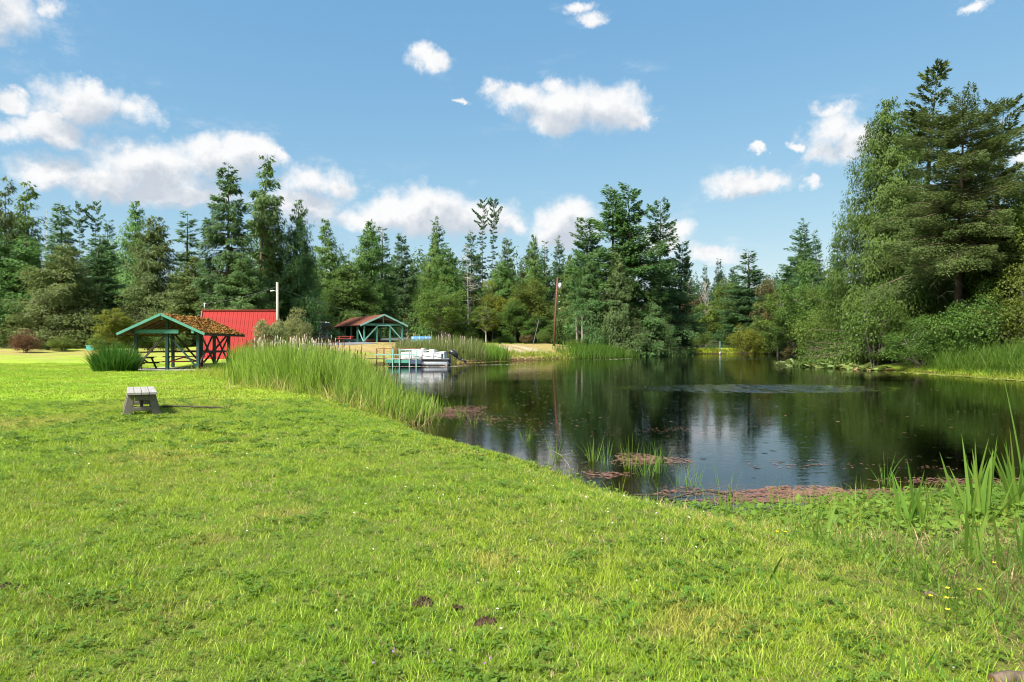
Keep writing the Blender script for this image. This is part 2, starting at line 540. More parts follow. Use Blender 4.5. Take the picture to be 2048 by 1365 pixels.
# lawn colour, shared by the ground sheet and the blades on it
def lawn_colour(k, p, blade=None):
    big = k.noise(p, .35, 3, .6)
    mid = k.noise(p, 2.6, 5, .7)
    fin = k.noise(p, 9, 3, .7)
    c = k.mix(k.ramp(big, .35, .65), (.190, .350, .018), (.300, .440, .026))
    c = k.mix(k.math('MULTIPLY', k.ramp(mid, .5, .70), .55), c, (.135, .250, .016))
    c = k.mix(k.math('MULTIPLY', k.ramp(k.noise(p, .16, 3, .6), .42, .62), .45), c, (.290, .290, .045))
    c = k.mix(k.math('MULTIPLY', k.ramp(k.noise(p, .75, 5, .7), .54, .68), .7), c, (.400, .335, .095))
    worn = None
    for (cx, cy, rr_) in ((.95, 3.35, .42), (-1.9, 5.55, .35), (1.75, 5.6, .5), (-.1, 4.4, .3), (-4.4, 8.5, .8), (-9, 12, 1.6)):
        dd_ = k.math('ADD', k.vec('DISTANCE', k.vec('MULTIPLY', p, (1, 1, 0)), (cx, cy, 0)), k.math('MULTIPLY', k.math('SUBTRACT', k.noise(p, 4, 3, .6), .5), rr_ * 1.4))
        f_ = k.ramp(dd_, rr_, rr_ * .25)
        worn = f_ if worn is None else k.math('MAXIMUM', worn, f_)
    c = k.mix(k.math('MULTIPLY', worn, .7), c, (.44, .37, .09))
    brown = k.ramp(k.math('ADD', k.vec('LENGTH', k.vec('MULTIPLY', k.vec('SUBTRACT', p, (-2.25, 3.65, 0)), (.75, 2.2, 0))), k.math('MULTIPLY', k.noise(p, 5, 4, .7), .9)), 1.0, .45)
    c = k.mix(k.math('MULTIPLY', brown, .6), c, (.13, .115, .03))
    c = k.mix(k.math('MULTIPLY', k.ramp(fin, .45, .75), .35), c, (.32, .33, .045))
    return c

def grass_mat():
    m, k, o = new_mat('lawn_blades')
    p = wpos(k)
    c = lawn_colour(k, p)
    a = k.new('ShaderNodeAttribute', attribute_name='tint').outputs['Fac']
    dk_ = k.mix(1.0, c, (.46, .56, .46), 'MULTIPLY')
    c = k.mix(k.ramp(a, .05, .45, .75, 0), c, dk_)
    c = k.mix(k.ramp(a, .6, 1.0, 0, .75), c, (.46, .54, .09))
    b = princ(k, c, .45, .25)
    t = k.new('ShaderNodeBsdfTranslucent')
    k.put(t.inputs[0], k.mix(.4, c, (.42, .50, .04)))
    mx = k.new('ShaderNodeMixShader')
    mx.inputs[0].default_value = .38
    k.l.new(b.outputs[0], mx.inputs[1])
    k.l.new(t.outputs[0], mx.inputs[2])
    k.l.new(mx.outputs[0], o.inputs[0])
    return m
M['lawn'] = grass_mat()

# ------------------------------------------------------------------ the pond's outline and the lie of the land
WZ = -0.5
def wp(px, py):
    dd = (CZ - WZ) * F / (py - HOR)
    return (gx(px, dd), dd)
SHORE = [(24, 10.2), (16, 9.6), (10, 9.2), wp(2048, 985), wp(1750, 1002), wp(1600, 1020), wp(1450, 1036), wp(1300, 1022), wp(1200, 988), wp(1100, 945),
         wp(1020, 922), wp(950, 905), wp(860, 882), wp(800, 848), wp(740, 818), (-5.6, 25), (-7.4, 32), (-9.4, 40), (-11, 50), (-12, 57), (-12.3, 63),
         (-10.8, 67), wp(880, 726.5), wp(940, 726), wp(1020, 722), wp(1080, 720), wp(1130, 717), wp(1200, 715), wp(1290, 712), wp(1335, 709.5), wp(1400, 708),
         wp(1500, 707.5), wp(1590, 709), wp(1630, 712), (41, 92), (36, 80), (31, 68), (28, 58), (26.4, 50), (26.9, 43), (26.6, 38.7), (26.6, 35), (28, 28), (31, 19), (30, 12)]
SH = np.array(SHORE)

def shore_dist(x, y):
    """signed distance to the pond's edge, positive on land"""
    x = np.asarray(x, float); y = np.asarray(y, float)
    shp = x.shape
    x = x.ravel(); y = y.ravel()
    best = np.full(len(x), 1e9)
    inside = np.zeros(len(x), bool)
    n = len(SH)
    for i in range(n):
        ax, ay = SH[i]
        bx, by = SH[(i + 1) % n]
        ex, ey = bx - ax, by - ay
        t = np.clip(((x - ax) * ex + (y - ay) * ey) / (ex * ex + ey * ey), 0, 1)
        best = np.minimum(best, (x - ax - t * ex) ** 2 + (y - ay - t * ey) ** 2)
        c = ((ay > y) != (by > y))
        with np.errstate(divide='ignore', invalid='ignore'):
            xi = ax + (y - ay) / (by - ay if by != ay else 1e-9) * ex
        inside ^= c & (x < xi)
    dd = np.sqrt(best)
    return np.where(inside, -dd, dd).reshape(shp)

CTRL = np.array([(0, 0, 0), (0, 3, 0), (-5, 10, 0), (-7, 14, 0), (-10, 25, -.08), (-20, 40, -.15), (-30, 40, 0), (-25, 54, .17), (-35, 60, .4), (-50, 80, .9), (-70, 95, 1.0),
                 (-22, 70, .8), (-18, 86, 1.6), (-23, 98, 1.65), (-13, 80, 1.4), (-12, 70, .5), (-26, 84, 1.5), (0, 88, 1.2), (6, 96, 1.4), (-5, 92, 1.45), (12, 101, .5), (20, 116, .3), (0, 112, 1.6),
                 (45, 150, .5), (62, 120, .6), (45, 75, .6), (33, 48, .3), (34, 36, .3), (40, 20, .3), (5, 2, -.02), (9, 5, -.1), (0, -30, .2), (40, -20, .2), (-40, 0, .1),
                 (-10, 200, 5), (70, 260, 12), (-90, 160, 2.5), (120, 150, 4), (-120, 60, 1.5), (300, 300, 15), (-300, 300, 8), (0, 500, 22), (80, 60, 1.5), (-300, -200, 1), (300, -200, 1)], float)

def ground_z(x, y):
    x = np.asarray(x, float); y = np.asarray(y, float)
    num = np.zeros(x.shape); den = np.zeros(x.shape)
    for cx, cy, cz in CTRL:
        wgt = 1 / (((x - cx) ** 2 + (y - cy) ** 2) + 1.5) ** 1.6
        num += wgt * cz
        den += wgt
    pl = num / den
    sd = shore_dist(x, y)
    marsh = sstep(.8, 2.6, x) * (1 - sstep(9.5, 11, y)) * sstep(3, 5, y)
    wid = 2.0 + 1.6 * marsh + 3.2 * np.maximum(0, pl)
    land = WZ + (pl - WZ) * sstep(-.25, 1, sd / wid) ** .9
    bed = WZ - 1.5 * sstep(0, 9, -sd) - .05
    z = np.where(sd > 0, np.maximum(land, WZ + .02 + .03 * np.clip(sd, 0, 1)), bed)
    z = z + .025 * np.sin(x * 1.3 + .7 * y) * np.cos(y * .9 - .4 * x) * sstep(.2, 1.5, np.abs(sd))
    return z
def gz(x, y):
    return float(ground_z(np.array([x]), np.array([y]))[0])

def axis(lo, hi, n, c, k):
    u = np.linspace(-1, 1, n)
    a = np.sinh(u * k) / np.sinh(k)
    return np.where(a < 0, c + a * (c - lo), c + a * (hi - c))
xs = axis(-420, 420, 330, 1.0, 5.4)
ys = np.concatenate([np.linspace(-60, 1, 14)[:-1], 1 + (np.expm1(np.linspace(0, 1, 330) * 5.2) / np.expm1(5.2)) * 560])
GX, GY = np.meshgrid(xs, ys)
GZ = ground_z(GX, GY)
nx, ny = len(xs), len(ys)
idx = np.arange(nx * ny).reshape(ny, nx)
quads = np.stack([idx[:-1, :-1], idx[:-1, 1:], idx[1:, 1:], idx[1:, :-1]], -1).reshape(-1, 4)
sdg = shore_dist(GX, GY).ravel()
def blob(x, y, cx, cy, rx, ry):
    return np.clip(1.3 - np.hypot((x - cx) / rx, (y - cy) / ry), 0, 1)
fx, fy = GX.ravel(), GY.ravel()
dry = sstep(40, 62, fy) * sstep(6, 1, fx) * .8
sand = np.maximum.reduce([blob(fx, fy, 4.5, 86.5, 6.5, 1.6), blob(fx, fy, -1, 82, 3, 1.2)]) * 1.6
bank = sstep(66, 71, fy) * (1 - sstep(97, 104, fy)) * sstep(-24, -19, fx) * (1 - sstep(7, 10, fx))
thatch = 1 - sstep(11, 24, np.hypot(fx, fy))
rough = sstep(1.9, 3.0, fx - .25 * (fy - 4)) * (1 - sstep(5.2, 6.2, fy))
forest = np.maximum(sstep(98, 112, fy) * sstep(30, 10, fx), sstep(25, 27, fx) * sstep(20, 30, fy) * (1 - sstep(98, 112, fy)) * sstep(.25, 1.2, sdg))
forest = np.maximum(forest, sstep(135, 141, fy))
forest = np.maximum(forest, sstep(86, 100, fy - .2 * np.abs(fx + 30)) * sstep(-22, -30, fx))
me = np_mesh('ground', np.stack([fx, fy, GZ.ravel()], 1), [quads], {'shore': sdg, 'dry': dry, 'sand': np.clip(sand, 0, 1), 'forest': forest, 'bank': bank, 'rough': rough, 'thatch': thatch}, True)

def ground_mat():
    m, k, o = new_mat('ground')
    p = wpos(k)
    A = lambda n: k.new('ShaderNodeAttribute', attribute_name=n).outputs['Fac']
    c = lawn_colour(k, p)
    st = k.noise(k.vec('MULTIPLY', p, (.16, .42, 1)), 1.0, 5, .65)
    st2 = k.noise(k.vec('MULTIPLY', p, (.8, 1.6, 1)), 1.0, 5, .7)
    dryc = k.mix(k.ramp(st2, .35, .65), (.24, .185, .065), (.36, .25, .12))
    c = k.mix(k.math('MULTIPLY', A('dry'), k.ramp(st, .34, .56)), c, dryc)
    c = k.mix(k.math('MULTIPLY', A('thatch'), .75), c, k.mix(k.noise(p, 14, 4, .7), (.040, .050, .014), (.105, .095, .035)))
    c = k.mix(k.math('MULTIPLY', A('bank'), k.ramp(st2, .25, .6, .45, .95)), c, dryc)
    c = k.mix(k.math('MULTIPLY', A('rough'), k.ramp(st2, .35, .6, .2, .9)), c, (.16, .105, .05))
    c = k.mix(k.math('MULTIPLY', A('sand'), k.ramp(st2, .2, .5)), c, (.46, .38, .27))
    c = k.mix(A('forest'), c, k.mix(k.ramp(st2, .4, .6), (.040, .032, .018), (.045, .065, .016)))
    s = k.math('ADD', A('shore'), k.math('MULTIPLY', k.math('SUBTRACT', k.noise(p, 3.5, 4, .6), .5), .5))
    mud = k.mix(k.noise(p, 5, 5, .7), (.050, .030, .015), (.15, .085, .036))
    c = k.mix(k.ramp(s, .10, .35), mud, c)
    h = k.math('ADD', k.noise(p, 7, 6, .75), k.math('MULTIPLY', k.noise(p, 60, 3, .7), .4))
    b = princ(k, c, .9, .12, 0, k.bump(h, .7, .08))
    k.l.new(b.outputs[0], o.inputs[0])
    return m
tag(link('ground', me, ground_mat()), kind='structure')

# water: a closed body with brown, tea-coloured depth
def water_mat():
    m, k, o = new_mat('pond_water')
    p = wpos(k)
    px_, py_, pz_ = k.sep(p)[:]
    def patch(cx, cy, rx, ry):
        q_ = k.vec('MULTIPLY', k.vec('SUBTRACT', p, (cx, cy, WZ)), (1 / rx, 1 / ry, 0))
        return k.ramp(k.vec('LENGTH', q_), 1.25, .55)
    gust = k.math('MAXIMUM', patch(10.4, 29.2, 5.6, 2.6), patch(34, 86, 17, 2.6))
    gust = k.math('MULTIPLY', gust, k.ramp(k.noise(k.vec('MULTIPLY', p, (2.4, .45, 1)), 1.0, 4, .7), .44, .60))
    calm = k.ramp(k.noise(k.vec('MULTIPLY', p, (.25, .5, 1)), .5, 3), .35, .65, .35, 1)
    r1 = k.noise(k.vec('MULTIPLY', p, (.7, 1, 1)), 5.5, 3, .55)
    r2 = k.noise(p, 17, 2, .5)
    amp = k.math('ADD', k.math('MULTIPLY', calm, .55), k.math('MULTIPLY', gust, 5))
    h = k.math('MULTIPLY', k.math('ADD', r1, k.math('MULTIPLY', r2, .22)), amp)
    # little rings where drops and insects touch the surface
    v = k.new('ShaderNodeTexVoronoi', feature='F1')
    k.put(v.inputs['Vector'], p)
    v.inputs['Scale'].default_value = 2.6
    dist = v.outputs['Distance']
    ring = k.math('MULTIPLY', k.math('SINE', k.math('MULTIPLY', dist, 95)), k.ramp(dist, .2, .02))
    h = k.math('ADD', h, k.math('MULTIPLY', ring, .35))
    rg = k.noise(k.vec('MULTIPLY', p, (.45, 1, 1)), 2.1, 3, .6)
    h = k.math('ADD', h, k.math('MULTIPLY', k.math('MULTIPLY', rg, gust), 9))
    nrm = k.bump(h, .30, .022)
    gl = k.new('ShaderNodeBsdfGlossy')
    gl.inputs['Roughness'].default_value = .03
    k.put(gl.inputs['Normal'], nrm)
    tr = k.new('ShaderNodeBsdfTransparent')
    fr = k.new('ShaderNodeFresnel')
    fr.inputs['IOR'].default_value = 1.55
    k.put(fr.inputs['Normal'], nrm)
    mx = k.new('ShaderNodeMixShader')
    k.l.new(fr.outputs[0], mx.inputs[0])
    k.l.new(tr.outputs[0], mx.inputs[1])
    k.l.new(gl.outputs[0], mx.inputs[2])
    k.l.new(mx.outputs[0], o.inputs['Surface'])
    ab = k.new('ShaderNodeVolumeAbsorption')
    ab.inputs['Color'].default_value = (.66, .42, .16, 1)
    ab.inputs['Density'].default_value = 3.2
    k.l.new(ab.outputs[0], o.inputs['Volume'])
    return m
mb = MB()
mb.box((20, 72, (WZ - 3.2) / 2), (84, 136, WZ + 3.2))
tag(mb.build('water', water_mat()), kind='structure')
# ------------------------------------------------------------------ tree kinds (meshes made once, shared by the trees of that kind)
UP = np.array([0, 0, 1.])
def trunk_tube(mb, rng, H, r0, bend=.015, top=1.0, n=8):
    zs = np.linspace(0, H * top, 14)
    bx, by = rng.normal(0, bend, 2)
    ph = rng.random() * 6
    pts = [(H * (bx * math.sin(z / H * 2.6 + ph) - bx * math.sin(ph)), H * (by * math.sin(z / H * 2.1 + ph) - by * math.sin(ph)), z) for z in zs]
    rad = [max(.012, r0 * (1 - (z / H) ** .9) * (1 + .5 * math.exp(-z / (r0 * 3)))) for z in zs]
    pts[0] = (pts[0][0], pts[0][1], -.4)
    mb.tube(pts, rad, n)
    P = np.array(pts)
    return lambda z: np.stack([np.interp(z, zs, P[:, 0]), np.interp(z, zs, P[:, 1]), z], -1)

def frond_tree(seed, H=20., Rr=3., base=.08, nb=200, N=15000, ex=.8, a0=-.15, a1=.7, droop=.3, tipup=.12, wid=.32, hang=.12, vert=0., L=.38, W=.105,
               lumpy=.3, lenvar=(.6, 1.15), gap=None, r0=None, wood=110, inner=.12, leaders=0, shape=None):
    rng = np.random.default_rng(seed)
    mb = MB()
    r0 = r0 or H * .017
    axisf = trunk_tube(mb, rng, H, r0)
    u = rng.random(nb)
    t = base + (1 - base) * (1 - (1 - u) ** .80)
    t = np.minimum(t, .992)
    if gap is not None:
        keep = np.array([rng.random() < gap(x) for x in t])
        t = t[keep]
    nb = len(t)
    az = rng.random(nb) * 2 * np.pi
    # group the branches into rough whorls
    t = t + .12 * (np.round(t * 26) / 26 - t) * (t < .95)
    rel = (t - base) / (1 - base)
    prof = (1 - rel) ** ex if shape is None else np.array([shape(x) for x in rel])
    p1, p2 = rng.random(2) * 6
    Lb = Rr * prof * rng.uniform(*lenvar, nb) * (1 + lumpy * np.sin(2 * az + p1 + 9 * t) * .6 + lumpy * np.sin(3 * az + p2 - 17 * t) * .5) + .018 * H * rng.uniform(.5, 1.2, nb)
    Lb = np.maximum(Lb, .2)
    root = axisf(t * H)
    dh = np.stack([np.cos(az), np.sin(az), np.zeros(nb)], 1)
    pe = np.stack([-np.sin(az), np.cos(az), np.zeros(nb)], 1)
    a = a0 + (a1 - a0) * rel ** 1.6 + rng.normal(0, .10, nb)
    dr = droop * rng.uniform(.7, 1.3, nb)
    def path(i, s):
        return root[i] + dh[i] * (Lb[i] * s)[:, None] + UP * (Lb[i] * (a[i] * s - dr[i] * s * s + tipup * s ** 3 * 2))[:, None]
    wgt = Lb ** 1.25
    i = rng.choice(nb, N, p=wgt / wgt.sum())
    s = inner + (1 - inner) * rng.random(N) ** .75
    side = rng.choice([-1., 1.], N)
    lat = rng.random(N) ** .8 * wid * Lb[i] * (1.06 - s) ** .7 * np.minimum(1, s * 2.5)
    dropz = rng.random(N) ** 1.3 * hang * (Lb[i] * .6 + .25)
    P = path(i, s) + pe[i] * (side * lat)[:, None] - UP * (dropz + lat * .12)[:, None]
    slope = (a[i] - 2 * dr[i] * s + 6 * tipup * s * s)
    D = dh[i] * rng.uniform(.5, 1.1, N)[:, None] + pe[i] * (side * rng.uniform(.1, .9, N))[:, None] + UP * (slope * .7 + rng.normal(0, .22, N))[:, None]
    D = unit(D) * (1 - vert) + vert * (np.array([0, 0, -1.]) + rng.normal(0, .28, (N, 3)))
    Nn = UP * (1 - vert) + dh[i] * (vert * 1.1 + .15) + rng.normal(0, .38, (N, 3))
    Ls = L * rng.uniform(.6, 1.35, N)
    Ws = W * rng.uniform(.7, 1.35, N)
    V, Q = leaf_quads(P, D, unit(Nn), Ls, Ws)
    tint = np.repeat(np.clip(.5 * rng.random(N) + .5 * rng.random(nb)[i], 0, 1), 4)
    crown = np_mesh('crown', V, [Q], {'tint': tint})
    order = np.argsort(-Lb)[:wood]
    bm_ = MB()
    for j in order:
        jj = np.array([j] * 4)
        pts = path(jj, np.array([0, .3, .62, .9]))
        rr = .012 + .011 * Lb[j]
        bm_.tube([tuple(x) for x in pts], [rr * 1.3, rr, rr * .6, rr * .2], 3, False)
    return dict(H=H, R=Rr, crown=crown, trunk=mb.mesh('trunk', True), boughs=bm_.mesh('boughs', True))

def leafy_tree(seed, H=10., Rr=4., z0=.18, nclump=60, N=12000, L=.20, W=.13, flat=.75, r0=None, stems=1, openness=.0, shell=.55, droopy=0., wood=True, crf=.22):
    rng = np.random.default_rng(seed)
    mb = MB()
    r0 = r0 or H * .014
    # clump centres fill an uneven ellipsoid
    c = unit(rng.normal(size=(nclump * 3, 3)))
    rad = rng.random(nclump * 3) ** (1 / 2.4)
    zc = H * (z0 + (1 - z0) * .52)
    hz = H * (1 - z0) * .46
    ph = rng.random(3) * 6
    lump = 1 + .18 * np.sin(3 * np.arctan2(c[:, 1], c[:, 0]) + ph[0] + 2.5 * c[:, 2]) + .12 * np.sin(5 * np.arctan2(c[:, 1], c[:, 0]) + ph[1])
    C = c * rad[:, None] * lump[:, None]
    C = C[(C[:, 2] > -.8)][:nclump]
    nclump = len(C)
    wz = 1 - .25 * np.clip(C[:, 2], 0, 1) - .12 * np.clip(-C[:, 2], 0, 1)
    cr = Rr * rng.uniform(.7, 1.3, nclump) * crf
    C = np.stack([C[:, 0] * (Rr - cr * .6) * wz, C[:, 1] * (Rr - cr * .6) * wz, zc + C[:, 2] * hz], 1)
    i = rng.choice(nclump, N, p=cr ** 2 / (cr ** 2).sum())
    dv = unit(rng.normal(size=(N, 3)) + np.array([0, 0, .35]))
    rr = cr[i] * (shell + (1.1 - shell) * rng.random(N))
    P = C[i] + dv * rr[:, None] * np.array([1, 1, flat])
    D = unit(dv * .6 + rng.normal(0, .55, (N, 3)) + np.array([0, 0, -.25 - droopy]))
    Nn = unit(dv * .6 + UP * .7 + rng.normal(0, .4, (N, 3)))
    V, Q = leaf_quads(P, D, Nn, L * rng.uniform(.6, 1.3, N), W * rng.uniform(.6, 1.3, N))
    V[:, 2] = np.maximum(V[:, 2], .02)
    tint = np.repeat(np.clip(.45 * rng.random(N) + .55 * rng.random(nclump)[i], 0, 1), 4)
    crown = np_mesh('crown', V, [Q], {'tint': tint})
    if stems == 1:
        ax = trunk_tube(mb, rng, H, r0, .02, .82)
        starts = [(lambda z: ax(np.array([z]))[0])]
    else:
        starts = []
        for q_ in range(stems):
            a_ = rng.random() * 6.28
            ex_ = Rr * rng.uniform(.1, .45)
            top = np.array([math.cos(a_) * ex_, math.sin(a_) * ex_, H * rng.uniform(.55, .8)])
            b_ = np.array([math.cos(a_) * .12 * Rr * .5, math.sin(a_) * .12 * Rr * .5, -.2])
            pts = [b_ + (top - b_) * s_ + np.array([0, 0, .05 * H]) * math.sin(s_ * 3.1) for s_ in (0, .3, .6, 1)]
            mb.tube([tuple(p_) for p_ in pts], [r0, r0 * .8, r0 * .5, r0 * .15], 5, False)
            starts.append(lambda z, b_=b_, top=top: b_ + (top - b_) * min(1, max(0, (z - b_[2]) / (top[2] - b_[2]))))
    if wood:
        bl_ = MB()
        for j in range(nclump):
            zt = max(H * .08, C[j, 2] - .45 * np.hypot(C[j, 0], C[j, 1]) - .08 * H)
            zt = min(zt, H * .74)
            p0 = starts[j % len(starts)](zt)
            p1_ = C[j]
            m1 = (p0 + p1_) / 2 + np.array([0, 0, .04 * H]) + rng.normal(0, .02 * H, 3)
            bl_.tube([tuple(p0), tuple(m1), tuple(p1_)], [r0 * .42, r0 * .26, r0 * .07], 4, False)
    return dict(H=H, R=Rr, crown=crown, trunk=mb.mesh('trunk', True), boughs=bl_.mesh('boughs', True))

def bare_tree(seed, H=10., r0=.14, nb=40, Lb=2., base=.4, up=.5, lead=1):
    rng = np.random.default_rng(seed)
    mb = MB()
    br = MB()
    ax = trunk_tube(mb, rng, H, r0, .02)
    for j in range(nb):
        t = base + (1 - base) * rng.random()
        p = ax(np.array([t * H]))[0]
        a = rng.random() * 6.28
        l = Lb * (1.15 - t * .8) * rng.uniform(.5, 1.2)
        q1 = p + np.array([math.cos(a), math.sin(a), up * .7]) * l * .5
        q2 = p + np.array([math.cos(a), math.sin(a), up]) * l + rng.normal(0, .1 * l, 3)
        r_ = r0 * .22
        br.tube([tuple(p), tuple(q1), tuple(q2)], [r_, r_ * .7, r_ * .25], 4, False)
        for z_ in range(3):
            s_ = rng.uniform(.3, .9)
            b_ = p + (q2 - p) * s_
            br.tube([tuple(b_), tuple(b_ + rng.normal(0, .28 * l, 3) + np.array([0, 0, up * .2 * l]))], [r_ * .4, r_ * .15], 3, False)
    return dict(H=H, R=Lb, crown=br.mesh('branches', True), trunk=mb.mesh('trunk', True), crown_name='branches')

K = {}
# spruces and firs: layered, open between the boughs
K['spruce1'] = frond_tree(1, 20, 3.5, .05, 378, 32000, .92, -.22, .65, .22, .14, .34, .30, .32)
K['spruce2'] = frond_tree(2, 20, 3.2, .07, 351, 30000, .85, -.10, .75, .30, .12, .34, .35, .38, lumpy=.4)
K['spruce3'] = frond_tree(3, 20, 3.0, .08, 286, 22000, .80, -.05, .8, .35, .14, .36, .30, .32, lumpy=.45, lenvar=(.45, 1.25))
K['hemlock'] = frond_tree(4, 20, 3.9, .12, 210, 30000, .78, .02, .50, .55, .18, .26, .36, .40, lumpy=.14, lenvar=(.72, 1.12), L=.40)
K['narrow'] = frond_tree(5, 20, 1.7, .10, 200, 12000, .85, -.2, .8, .35, .12, .36, .3, .3, lenvar=(.4, 1.3))
K['bulky'] = frond_tree(6, 20, 3.3, .05, 300, 26000, .62, -.12, .8, .30, .14, .36, .30, .3, lumpy=.5, lenvar=(.4, 1.25), L=.40, W=.14)
K['bulky2'] = frond_tree(7, 20, 3.0, .06, 260, 23000, .70, -.10, .9, .34, .14, .36, .32, .3, lumpy=.55, lenvar=(.35, 1.3), L=.40, W=.14)
# cedars: dense drooping curtains with ragged tops
K['cedar1'] = frond_tree(11, 20, 4.4, .02, 442, 40000, .90, .05, .9, .48, .16, .40, .55, .70, L=.36, W=.105, lenvar=(.7, 1.12), lumpy=.28)
K['cedar2'] = frond_tree(12, 20, 4.0, .03, 408, 37000, .84, .0, 1.0, .45, .15, .42, .55, .70, L=.36, W=.105, lumpy=.34, lenvar=(.6, 1.2))
K['cedar3'] = frond_tree(13, 20, 3.6, .04, 374, 34000, .92, .1, 1.1, .50, .16, .40, .55, .70, L=.36, W=.105, lumpy=.40, lenvar=(.55, 1.25))
K['cedar4'] = frond_tree(14, 20, 4.2, .03, 391, 37000, .84, .05, 1.0, .5, .16, .40, .6, .72, L=.36, W=.11, lumpy=.38, lenvar=(.6, 1.2))
# a tall thin tree with its trunk showing through
K['thin'] = frond_tree(21, 20, 2.3, .22, 130, 7000, .62, -.1, .7, .45, .1, .38, .6, .6, L=.42, W=.13, lumpy=.5, lenvar=(.35, 1.3), r0=.20)
# thin stems with a tuft on top
K['tuft'] = frond_tree(22, 20, 1.6, .45, 110, 4600, .10, .0, .6, .12, .05, .4, .1, .05, L=.36, W=.12, lumpy=.5, lenvar=(.25, 1.2), gap=lambda t: .4 if t < .8 else 1, r0=.17,
                       shape=lambda r_: (.55 if r_ < .7 else 1.0) * (1 if r_ < .93 else .6))
# broadleaf trees and shrubs
K['dec1'] = leafy_tree(31, 10, 4.2, .12, 70, 15000, .24, .15)
K['dec2'] = leafy_tree(32, 10, 3.8, .08, 80, 15000, .22, .14, shell=.4)
K['dec3'] = leafy_tree(33, 10, 3.4, .15, 55, 12000, .24, .15, droopy=.3)
K['birch'] = leafy_tree(34, 10, 2.3, .22, 60, 7000, .20, .12, shell=.3, droopy=.4, r0=.09)
K['shrub1'] = leafy_tree(41, 3, 2.2, .02, 60, 9000, .13, .08, stems=6, r0=.05)
K['shrub2'] = leafy_tree(42, 3, 2.0, .02, 45, 7000, .15, .085, stems=7, r0=.045, shell=.35)
K['shrub3'] = leafy_tree(43, 3, 2.6, .02, 70, 9000, .14, .085, stems=6, r0=.05, shell=.45)
K['snag'] = bare_tree(51, 12, .16, 44, 2.6, .25, .05)
K['bonewood'] = bare_tree(52, 10, .15, 60, 2.4, .25, 1.3)
K['pole_snag'] = bare_tree(53, 16, .2, 10, .8, .7, .2)

def tree(name, kind, px, pytop, Y, wpx, mat, label, cat='tree', group=None, rz=None, bark='bark', lean=(0, 0), zoff=0.):
    k = K[kind]
    x = gx(px, Y)
    z = gz(x, Y) + zoff
    hh = CZ + (HOR - pytop) / F * Y - z
    if kind[:5] in ('spruc', 'bulky', 'narro', 'cedar'):
        wpx = wpx * 1.15
    sx = wpx / F * Y / (2 * k['R'])
    e = empty(name, (x, Y, z), 0, label, cat, group)
    e.rotation_euler = (lean[0], lean[1], rz if rz is not None else (px * 1.37) % 6.28)
    e.scale = (sx, sx, hh / k['H'])
    tr_ = link('stems' if kind.startswith('shrub') else 'trunk', k['trunk'], M[bark], e)
    if kind.startswith('shrub'):
        tr_['kind'] = 'stuff'
    if 'boughs' in k:
        link('boughs', k['boughs'], M[bark], e)['kind'] = 'stuff'
    cr_ = link(k.get('crown_name', 'crown'), k['crown'], M[mat], e)
    if k.get('crown_name'):
        cr_['kind'] = 'stuff'
    return e

